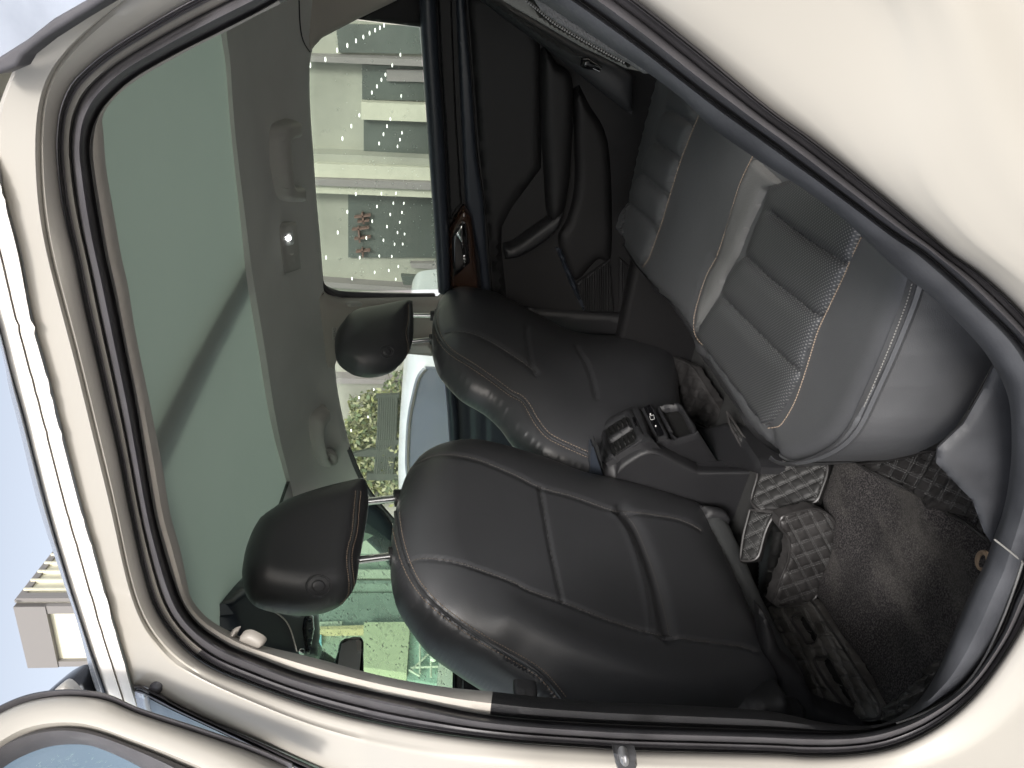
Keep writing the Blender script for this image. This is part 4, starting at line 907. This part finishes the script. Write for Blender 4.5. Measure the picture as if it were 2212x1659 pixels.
# ------------------------------------------------------------------ floor mat (a thing of its own)
fm = empty('floor_mat', (-.95, .9, .42)); tag(fm, 'black floor mat with dusty carpet centre and diamond quilted leather borders', 'floor mat')
zf = .425
cp = [(1806,1001),(1859,1000),(1919,1030),(1992,1063),(2059,1104),(2092,1123),(2160,1172),(2150,1240),(2100,1330),(2070,1400),(2045,1440),(1992,1483),(1959,1503),(1919,1529),(1859,1423),(1809,1346),(1762,1286),(1772,1246),(1802,1173),(1806,1126),(1786,1106),(1776,1070),(1786,1046)]
rs = np.random.default_rng(3)
def crumple(P): return .004*np.sin(P[:, 0]*.03+P[:, 1]*.021)+.003*np.sin(P[:, 0]*.051-P[:, 1]*.04)
shell('carpet_pad', cp, cz(zf+.008), CARPET, fm, h=.003, edge=10, sp=9, curve=False, skirt=.02, hf=crumple)
def quilt(u, v, lu, lv, dep=.0065):
    u, v = np.array(u, float), np.array(v, float); u /= np.linalg.norm(u); v /= np.linalg.norm(v)
    Mi = np.linalg.inv(np.stack([u, v], 1))
    def f(P):
        a = P@Mi.T; fa = np.abs((a[:, 0]/lu) % 1-.5)*2; fb = np.abs((a[:, 1]/lv) % 1-.5)*2
        e = np.minimum(1-fa, 1-fb); return dep*(prof(e/.75)-1)
    def lines(poly, o=2.2):
        poly = np.array(poly, float); A = poly@Mi.T; lo, hi = A.min(0), A.max(0); out = []
        for ax, l in ((0, lu), (1, lv)):
            k = math.floor(lo[ax]/l)
            while k*l < hi[ax]+l:
                for dd in (-o, o):
                    c = k*l+l*0+dd; 
                    t = np.arange(lo[1-ax], hi[1-ax], 5.5); q = np.zeros((len(t), 2)); q[:, ax] = c; q[:, 1-ax] = t; W_ = q@np.stack([u, v], 1).T
                    ins = inside(W_, poly); run = []
                    for w_, i_ in zip(W_, ins):
                        if i_: run.append(tuple(w_))
                        else:
                            if len(run) > 2: out.append(run)
                            run = []
                    if len(run) > 2: out.append(run)
                k += 1
        return out
    return f, lines
def qpad(name, outl, cast, u, v, lu, lv, lab=None, qm=None, sp=3.4, edge=9, h=.008, holes=(), st=True, base=.004, dep=.0065, extra=None):
    f, ln = quilt(u, v, lu, lv, dep)
    hf = (lambda P: f(P)+extra(P)) if extra else f
    o = shell(name, outl, cast, qm or QUILT, fm, h=h, edge=edge, sp=sp, curve=False, skirt=.02, hf=hf, base=base, holes=holes)
    if lab: o['label'] = lab
    OC = cbvh(o)
    if st: stitches('stitching', ln(outl), OC, STITCHG if False else BELTST, fm, step=5.5, r=.0006)
    ptube('mat_binding', list(outl)+[outl[0]], cast, .0028, QUILT, fm, lift=base+.003, step=8, curve=False)
    return o
BELTST = mat('black_thread', (.12, .12, .12), .6)
# flap raised at the left of the carpet
f1 = Z(1659,1106,[(60,80),(60,20),(150,-10),(280,-40),(380,0),(425,70),(438,200),(400,300),(345,430),(300,545),(200,590),(40,600),(15,585),(60,440),(120,300),(130,170)])
q1c = cpts([((1690,1150), cz(.56)), ((1680,1290), cz(.52)), ((1790,1150), cz(.435)), ((1765,1280), cz(.435))])
qpad('quilted_flap', f1, q1c, (1,-.35), (.55,1), 26, 27)
# tunnel quilt
f2 = Z(1106,553,[(1400,1015),(1450,1090),(1530,1210),(1659,1290)])+Z(1659,553,[(30,1310),(120,1345),(400,1345),(385,1440),(345,1540),(330,1600),(200,1620),(60,1659)])+[(1640,1106),(1622,1085),(1641,1023),(1600,960),(1578,920)]
q2c = cpts([((1590,920), cz(.56)), ((1640,1090), cz(.56)), ((1790,1010), cz(.45)), ((1770,1090), cz(.44))])
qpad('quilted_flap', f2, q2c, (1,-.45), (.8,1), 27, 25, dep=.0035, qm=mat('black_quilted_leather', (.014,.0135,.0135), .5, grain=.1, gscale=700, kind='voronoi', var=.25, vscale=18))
f3 = [(1619,1100),(1640,1098),(1680,1090),(1680,1140),(1662,1180),(1640,1300),(1600,1200)]
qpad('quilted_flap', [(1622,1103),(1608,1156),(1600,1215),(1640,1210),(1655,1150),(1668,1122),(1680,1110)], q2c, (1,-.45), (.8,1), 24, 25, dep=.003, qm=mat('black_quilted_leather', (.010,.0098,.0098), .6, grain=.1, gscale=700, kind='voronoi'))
# ledge under the front seat with two slots
sl1 = Z(1659,1106,[(185,700),(205,670),(250,655),(300,720),(355,810),(345,850),(290,858),(250,800)])
sl2 = Z(1659,1106,[(335,965),(360,940),(430,940),(470,1000),(600,1250),(605,1280),(560,1290),(500,1220),(400,1090)])
f4 = Z(1659,1106,[(25,600),(200,590),(300,560),(340,600),(450,760),(600,990),(780,1265),(775,1350),(600,1350),(350,1260),(260,1080),(100,800)])
q4c = cplane(cz(.44)((1780,1420))[0], (.10, .03, 1))
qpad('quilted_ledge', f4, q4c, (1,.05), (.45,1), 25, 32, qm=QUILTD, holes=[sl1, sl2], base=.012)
for s_ in (sl1, sl2):
    shell('slot_floor', [((x-1770)*1.05+1770, (y-1420)*1.0+1420) for x, y in s_], cplane(cz(.42)((1780,1420))[0], (.10, .03, 1)), FLOORM, fm, sp=6, curve=False)
    ptube('slot_rim', s_, q4c, .004, QUILT, fm, lift=.012, step=5, closed=True)
    c_ = np.mean(s_, 0); d_ = np.array([6., 2.])
    ptube('seat_rail_glint', [tuple(c_-d_+np.array([2, 5])), tuple(c_+d_+np.array([2, 5]))], cplane(cz(.425)((1780,1420))[0], (.10, .03, 1)), .0012, CHROME, fm, lift=.004, curve=False, step=4)
# flap by the wheel arch
f5 = Z(1659,553,[(600,1335),(760,1320),(900,1290),(1060,1240),(1300,1250),(1380,1290),(1450,1340),(1520,1450),(1565,1560),(1545,1659)])+Z(1659,1106,[(1480,190),(1300,50),(1200,0)])+Z(1659,553,[(1000,1530),(780,1430)])
q5c = cpts([((1860,1000), cz(.44)), ((2100,1125), cz(.44)), ((2012,975), cz(.52)), ((2160,1060), cz(.52))])
band = Z(1659,553,[(1440,1330),(1250,1440),(1080,1600)])
qpad('quilted_border', f5, q5c, (1,.42), (-.55,1), 30, 26, extra=lambda P: .009*np.exp(-(dist(P, np.array(band))/9)**4)+crumple(P))
f6 = Z(1659,1106,[(1135,965),(1060,1010),(1000,1100),(900,1170),(790,1265),(765,1340),(820,1362),(950,1290),(1020,1200),(1110,1060),(1160,1000)])
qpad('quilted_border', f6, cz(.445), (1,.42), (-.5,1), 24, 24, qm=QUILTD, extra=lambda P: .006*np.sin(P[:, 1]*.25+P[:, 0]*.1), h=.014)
ptube('mat_eyelet', ellipse((2124,1212), 12, 19, 18), cz(zf+.014), .004, mat('brass_dust', (.30,.22,.15), .6), fm, step=4, closed=True)
# far side mat in the dark
qpad('quilted_border', [(1455,770),(1500,790),(1545,860),(1570,900),(1540,930),(1480,900),(1450,830)], cz(.46), (1,.3), (-.4,1), 20, 22, st=False)
# seat rail in the dark gap
shell('seat_rail', [(1640,1150),(1672,1128),(1686,1150),(1668,1250),(1655,1310),(1640,1290)], cz(.47), mat('dark_metal',(.03,.03,.03),.35,metal=.5), near, h=.01, edge=6, sp=5, curve=False)
# near pillar hook
ph = side(.022)
shell('coat_hook', Z(0,1106,[(1465,815),(1500,780),(1530,765),(1545,770),(1520,820),(1545,840),(1560,800),(1600,785),(1640,795),(1700,830),(1710,860),(1640,895),(1560,880),(1490,840)]), ph, mat('hook_plastic', (.27,.25,.225), .5), car, h=.006, edge=8, sp=3, base=0, skirt=.006)

# ------------------------------------------------------------------ outside, far side
WALL = mat('pale_plaster', (.34, .34, .30), .85, grain=.2, gscale=30, var=.16, vscale=1.5)
GLZ = mat('shop_glass', (.10, .115, .11), .18, spec=.6, var=.3, vscale=1.2)
POST = mat('cream_post', (.54, .53, .45), .6, var=.04)
GREYP = mat('pinkish_grey_post', (.25, .23, .235), .6, var=.05)
Yw = 5.2
bld = empty('shop_building', (-3.2, Yw, 0)); tag(bld, 'pale shop building with cream posts and dark glass beyond the far windows', 'building')
wc = cy(Yw)
# wall slab
box('wall', (-5.5, Yw, 0), (2.6, Yw+.3, 3.5), WALL, bld)
def b4(z, k=1/3., ox=553, oy=0): return [(ox+x*k, oy+y*k) for x, y in z]
for nm, pts, m, h in [
    ('window', [(690,415),(1300,440),(1300,650),(690,640)], GLZ, .03), ('window', [(700,752),(1300,768),(1300,1000),(700,970)], GLZ, .03),
    ('window', [(600,1222),(1300,1240),(1300,1659),(600,1659)], GLZ, .03), ('window', [(520,150),(1300,170),(1300,350),(540,335)], GLZ, .03),
    ('lintel', [(850,440),(1300,445),(1300,525),(850,515)], GREYP, .06),
    ('post', [(200,338),(1300,374),(1300,420),(200,372)], GREYP, .12), ('post', [(690,640),(1300,668),(1300,776),(690,752)], POST, .1),
    ('post', [(200,960),(500,963),(1300,1000),(1300,1047),(500,1015),(200,1000)], WALL, .14), ('post', [(200,1002),(1300,1049),(1300,1127),(200,1090)], POST, .18),
    ('downpipe', [(200,1092),(1300,1129),(1300,1176),(200,1130)], GREYP, .22), ('post', [(200,1132),(1300,1178),(1300,1236),(200,1190)], POST, .18)]:
    shell(nm, b4(pts), wc, m, bld, h=0, sp=40, curve=False, base=h, skirt=h)
for nm, pts, m, h in [
    ('window', [(1000,30),(1170,30),(1170,70),(1010,60)], GREYP, .05), ('window', [(940,110),(1180,130),(1180,200),(960,180)], GLZ, .05),
    ('post', [(420,130),(1190,185),(1190,215),(430,165)], GREYP, .1),
    ('post', [(450,745),(1000,770),(1000,790),(450,785)], GREYP, .1)]:
    shell(nm, Z(553,553,pts), wc, m, bld, h=0, sp=40, curve=False, base=h, skirt=h)
# faint red lettering on the glass
REDL = mat('faint_red', (.17, .10, .085), .8)
def strokes(name, segs, c, k=1/3., oy=0):
    vs = []
    for i, (a, b) in enumerate(segs):
        A, B = Z(553, oy, [a, b]); tube_pts = [c(A)[0], c(B)[0]]
        vs.append((tube_pts))
    V = []; Fc = []
    for (A, B) in vs:
        t = B-A; t /= np.linalg.norm(t); s = np.cross(t, [0, 1, 0])*.006; k0 = len(V)
        for q in (A-s, A+s, B+s, B-s): V.append(q+np.array([0, -.04, 0]))
        for q in (A-s, A+s, B+s, B-s): V.append(q)
        Fc += [(k0, k0+1, k0+2, k0+3), (k0+4, k0+7, k0+6, k0+5), (k0, k0+4, k0+5, k0+1), (k0+1, k0+5, k0+6, k0+2), (k0+2, k0+6, k0+7, k0+3), (k0+3, k0+7, k0+4, k0)]
    return build(name, V, Fc, REDL, bld, False)
wl = cy(Yw-.04)
strokes('red_lettering', [((640,1400),(745,1385)),((660,1430),(735,1418)),((690,1370),(700,1440))], wl)
strokes('red_lettering', [((625,1480),(735,1465)),((640,1540),(745,1525)),((665,1460),(675,1560))], wl)
strokes('red_lettering', [((650,1622),(742,1612)),((690,1600),(695,1655))], wl)
# glowing beads in front of the shop, added for lamp reflections on the glass
glintm = mat('lamp_glint', (1,1,1), .4, emit=(1,1,.95), es=1.3)
ldots = [(526,325),(592,295),(648,265),(696,240),(736,215),(772,196),(803,180),(830,165),(351,422),(450,385),(751,600),(784,560),(813,517),(839,484),(883,424),(936,355),(941,622),(670,747),(871,772),(618,817),(849,818),(560,898),(826,870),(946,861),(798,930),(933,905),(917,949),(647,1257),(592,1373),(784,1338),(813,1255),(907,1252),(890,1317),(870,1390),(946,1377),(958,1318),(530,1507),(753,1434),(849,1469),(932,1440),(715,1542),(826,1557),(917,1507),(963,1517),(898,1582),(951,1582)]
ldots = Z(553,0,ldots)+Z(553,553,[(454,10),(672,10),(799,0),(880,3),(922,68),(861,94),(769,106),(622,147),(906,151),(763,865),(668,918),(726,1043),(617,1130)])
lc = cy(4.6); proto = None
for i, p in enumerate(ldots):
    q = lc(p)[0]
    if proto is None:
        bm = bmesh.new(); bmesh.ops.create_uvsphere(bm, u_segments=10, v_segments=6, radius=.0043)
        me = bpy.data.meshes.new('lamp'); 
        for v in bm.verts: v.co.x *= 3.0
        bm.to_mesh(me); bm.free(); me.materials.append(glintm); proto = bpy.data.objects.new('glint_bead', me); o = proto
    else: o = proto.copy()
    sc_ = 1.25-.6*(p[0]-660)/300; o.scale = (sc_, sc_, sc_); o.location = q
    COL.objects.link(o)
    if p[1] > 660: tag(o, 'small white lamp glint over the shrubs beyond the far front window', 'lamp', 'small white lamp glints beyond the far front window')
    elif p[1] < 120 and p[0] < 850: tag(o, 'small white lamp glint in the slanting row beyond the far rear window', 'lamp', 'slanting row of lamp glints beyond the far rear window')
    elif p[1] < 330: tag(o, 'small white lamp glint before the grey shop windows rearward of the cream double post', 'lamp', 'lamp glints rearward of the cream double post')
    else: tag(o, 'small white lamp glint before the dark window with faint red lettering', 'lamp', 'lamp glints beside the red lettering')

# neighbouring car
nc = empty('parked_car', (-2.6, 3.5, 0)); tag(nc, 'silver white car parked beyond the far front window', 'car')
ncast = cy(3.0)
outer = Z(553,553,[(1500,560),(1100,590),(1000,640),(965,780),(940,950),(928,1150),(922,1400),(935,1659),(970,1900),(1100,2200),(1700,2400),(1800,500)])
o_ = [ncast(p)[0] for p in resample(catmull(outer, True), 12, True)]
NCP = mat('silver_white_paint', (.62,.65,.68), .25, coat=.5)
nb_ = shell('body', outer, ncast, NCP, nc, h=.10, edge=30, sp=10, skirt=.9)
inn = Z(553,553,[(1100,650),(1060,690),(1020,850),(1000,950),(988,1100),(985,1300),(1005,1400),(1040,1500),(1330,1560),(1330,650)])
shell('window', inn, ncast, mat('blue_dark_glass',(.10,.12,.16),.15,spec=.6,var=.15,vscale=2), nc, h=.0, sp=10, curve=False, base=.108, skirt=.02)
ptube('window_trim', inn[:8], ncast, .012, CHROME, nc, lift=.108)
for xx in (-3.4, -1.2):
    tube('wheel', [np.array([xx, 2.93, .32]), np.array([xx, 3.13, .32])], .32, RUBBER, nc, 28)

# fence and shrubs seen past the neighbouring car
fe = empty('fence', (-6, 4.6, 0)); tag(fe, 'dark lattice fence in front of yellow green shrubs', 'fence')
fcst = cy(4.9)
GRM = mat('dark_green_steel', (.05,.06,.05), .6)
for nm, pts in [('rail', [(780,890),(930,885),(930,905),(780,910)]), ('rail', [(780,1175),(925,1180),(925,1210),(775,1210)]), ('rail', [(740,1240),(920,1245),(920,1290),(620,1285),(620,1270)]), ('rail', [(720,1395),(920,1400),(920,1440),(715,1440)])]:
    shell(nm, Z(553,553,pts), fcst, GRM, fe, sp=30, curve=False, base=.03, skirt=.03)
for i in range(9):
    x = 800+i*14
    ptube('bar', Z(553,553,[(x,890),(x-10,1200),(x-30,1400)]), fcst, .012, GRM, fe, lift=.02, step=20)
LEAFS = [mat('leaf_'+n, c, .6) for n, c in (('yellow', (.24,.26,.11)), ('green', (.12,.16,.08)), ('pale', (.32,.33,.20)))]
def shrub(c, rx, rz, ry, n, lab):
    root = empty('shrub', (c[0], c[1], 0)); tag(root, lab, 'shrub', 'shrubs beyond the far windows')
    tube('stem', [np.array([c[0], c[1], 0]), np.array([c[0]+.05, c[1], c[2]*.6]), np.array(c)], [.05, .04, .02], mat('bark', (.12,.09,.06), .9), root)
    vs = []; fs = []; mi = []
    for i in range(n):
        d = rng.normal(size=3); d /= np.linalg.norm(d); r = rng.random()**.45; lump = 1+.25*math.sin(d[0]*5+c[0])*math.cos(d[2]*6)
        p = np.array(c)+d*r*lump*np.array([rx, ry, rz]); a = rng.normal(size=3); a /= np.linalg.norm(a); b = np.cross(a, rng.normal(size=3)); b /= np.linalg.norm(b); s = .018+.02*rng.random(); k = len(vs)
        vs += [p-a*s, p+b*s*.5, p+a*s, p-b*s*.5]; fs.append((k, k+1, k+2, k+3)); mi.append(rng.integers(0, 3))
    build('leaves', vs, fs, None, root, False, 'stuff', LEAFS, mi)
for (px, sc, lab) in [((840,930),.55,'yellow green shrub behind the fence, nearest the pillar'), ((830,985),.6,'yellow green shrub behind the parked car, nearest the windscreen')]:
    q = cy(5.05)(px)[0]; shrub((q[0], 5.0, q[2]-.1), sc, .55, .12, 6500, lab)

# ------------------------------------------------------------------ outside, ahead (through the windscreen)
Xf = -9.0
hb_ = empty('hangar', (Xf, 4.5, 0)); tag(hb_, 'large pale workshop hall seen through the windscreen', 'building')
fc = cx(Xf)
TW = mat('teal_panel', (.22,.25,.23), .7, var=.1); LW = mat('light_panel', (.50,.50,.42), .7, var=.05); MW = mat('mid_panel', (.30,.34,.29), .7, var=.06)
q0 = fc((1106,1600))[0]; 
box('wall', (Xf-.4, 1.2, 0), (Xf, 14, 4.4), MW, hb_)
for nm, pts, m, h in [
    ('fascia', [(600,415),(940,415),(940,470),(600,470)], LW, .15), ('roller_shutter', [(560,540),(1100,535),(1100,770),(400,775),(400,640)], TW, .05),
    ('gutter', [(560,500),(950,500),(950,520),(560,520)], TW, .2),
    ('sign_board', [(395,735),(560,730),(560,782),(395,784)], LW, .08), ('canopy', [(395,785),(700,775),(700,800),(395,805)], mat('ochre_trim',(.50,.40,.25),.7), .15),
    ('blue_panel', [(395,810),(425,810),(425,870),(395,870)], mat('sky_blue',(.25,.50,.60),.6), .05),
    ('wall_panel', [(700,772),(998,768),(975,1100),(690,1060)], mat('lemon_panel',(.48,.47,.34),.7,var=.04), .2),
    ('glazed_bay', [(1000,770),(1230,770),(1230,1150),(978,1110)], mat('bay_glass',(.35,.45,.40),.3,var=.2,vscale=2), .1)]:
    shell(nm, o553(pts), fc, m, hb_, sp=40, curve=False, base=h, skirt=h)
for a, b in [((1000,780),(1230,1000)),((1000,1080),(1230,860)),((1000,1060),(1230,1050)),((990,1075),(1060,1115)),((1060,780),(1060,1100)),((1130,780),(1130,1120))]:
    ptube('truss_bar', o553([a, b]), fc, .016, POST, hb_, lift=.18, curve=False, step=60)
shell('round_sign', ellipse((553+1145/3, 1106+1010/3), 7.5, 7, 14), fc, mat('white_disc',(.85,.85,.75),.5), hb_, sp=6, base=.25, skirt=.05)
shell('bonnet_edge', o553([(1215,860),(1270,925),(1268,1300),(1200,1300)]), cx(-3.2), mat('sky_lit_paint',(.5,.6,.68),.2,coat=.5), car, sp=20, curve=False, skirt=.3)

# ------------------------------------------------------------------ tall white building over the roof
def corner(px, D): return CAM+ray(px)*D
P0_ = corner((36,1302), 13.0); zt_ = P0_[2]
P1_ = cz(zt_)((67,1433))[0]; P2_ = cz(zt_)((117,1198))[0]
v1 = P1_-P0_; v2 = P2_-P0_; v2 = v2*2.2
tb = empty('warehouse', (P0_[0], P0_[1], 0)); tag(tb, 'cream warehouse corner with grey parapet rising above the car roof', 'building')
def slab(name, A, B, zlo, zhi, thick, m, nrm):
    A = np.array(A); B = np.array(B); n = np.array(nrm, float)*thick
    vs = [(*A[:2], zlo), (*B[:2], zlo), (*B[:2], zhi), (*A[:2], zhi)]; vs = [np.array(v) for v in vs]; vs += [v+n for v in vs]
    return build(name, vs, [(0,1,2,3),(7,6,5,4),(0,4,5,1),(1,5,6,2),(2,6,7,3),(3,7,4,0)], m, tb, False)
n1 = np.cross(v1, [0,0,1.]); n1 /= np.linalg.norm(n1); n1 = n1 if n1@(CAM-P0_) > 0 else -n1
n2 = np.cross(v2, [0,0,1.]); n2 /= np.linalg.norm(n2); n2 = n2 if n2@(CAM-P0_) > 0 else -n2
CW = mat('cream_cladding', (.62,.60,.48), .6, var=.03); GT = mat('grey_flashing', (.20,.19,.185), .6)
slab('front_wall', P0_, P1_, 0, zt_, .02, CW, n1)
H_ = zt_-1.3
slab('parapet', P0_, P1_, zt_-.075*H_, zt_, .12, GT, n1)
slab('corner_trim', P0_, P0_+v1*.12, 0, zt_, .10, GT, n1)
slab('corner_trim', P1_-v1*.09, P1_, 0, zt_, .10, GT, n1)
slab('side_wall', P0_, P0_+v2, 0, zt_, .02, CW, n2)
slab('parapet', P0_, P0_+v2, zt_-.012*H_, zt_+.03, .06, GT, n2)
slab('corner_trim', P0_, P0_+v2*.05, 0, zt_, .10, GT, n2)
for i in range(1, 12):
    slab('cladding_rib', P0_+v2*(i/12.), P0_+v2*(i/12.+.012), 0, zt_, .10, CW, n2)
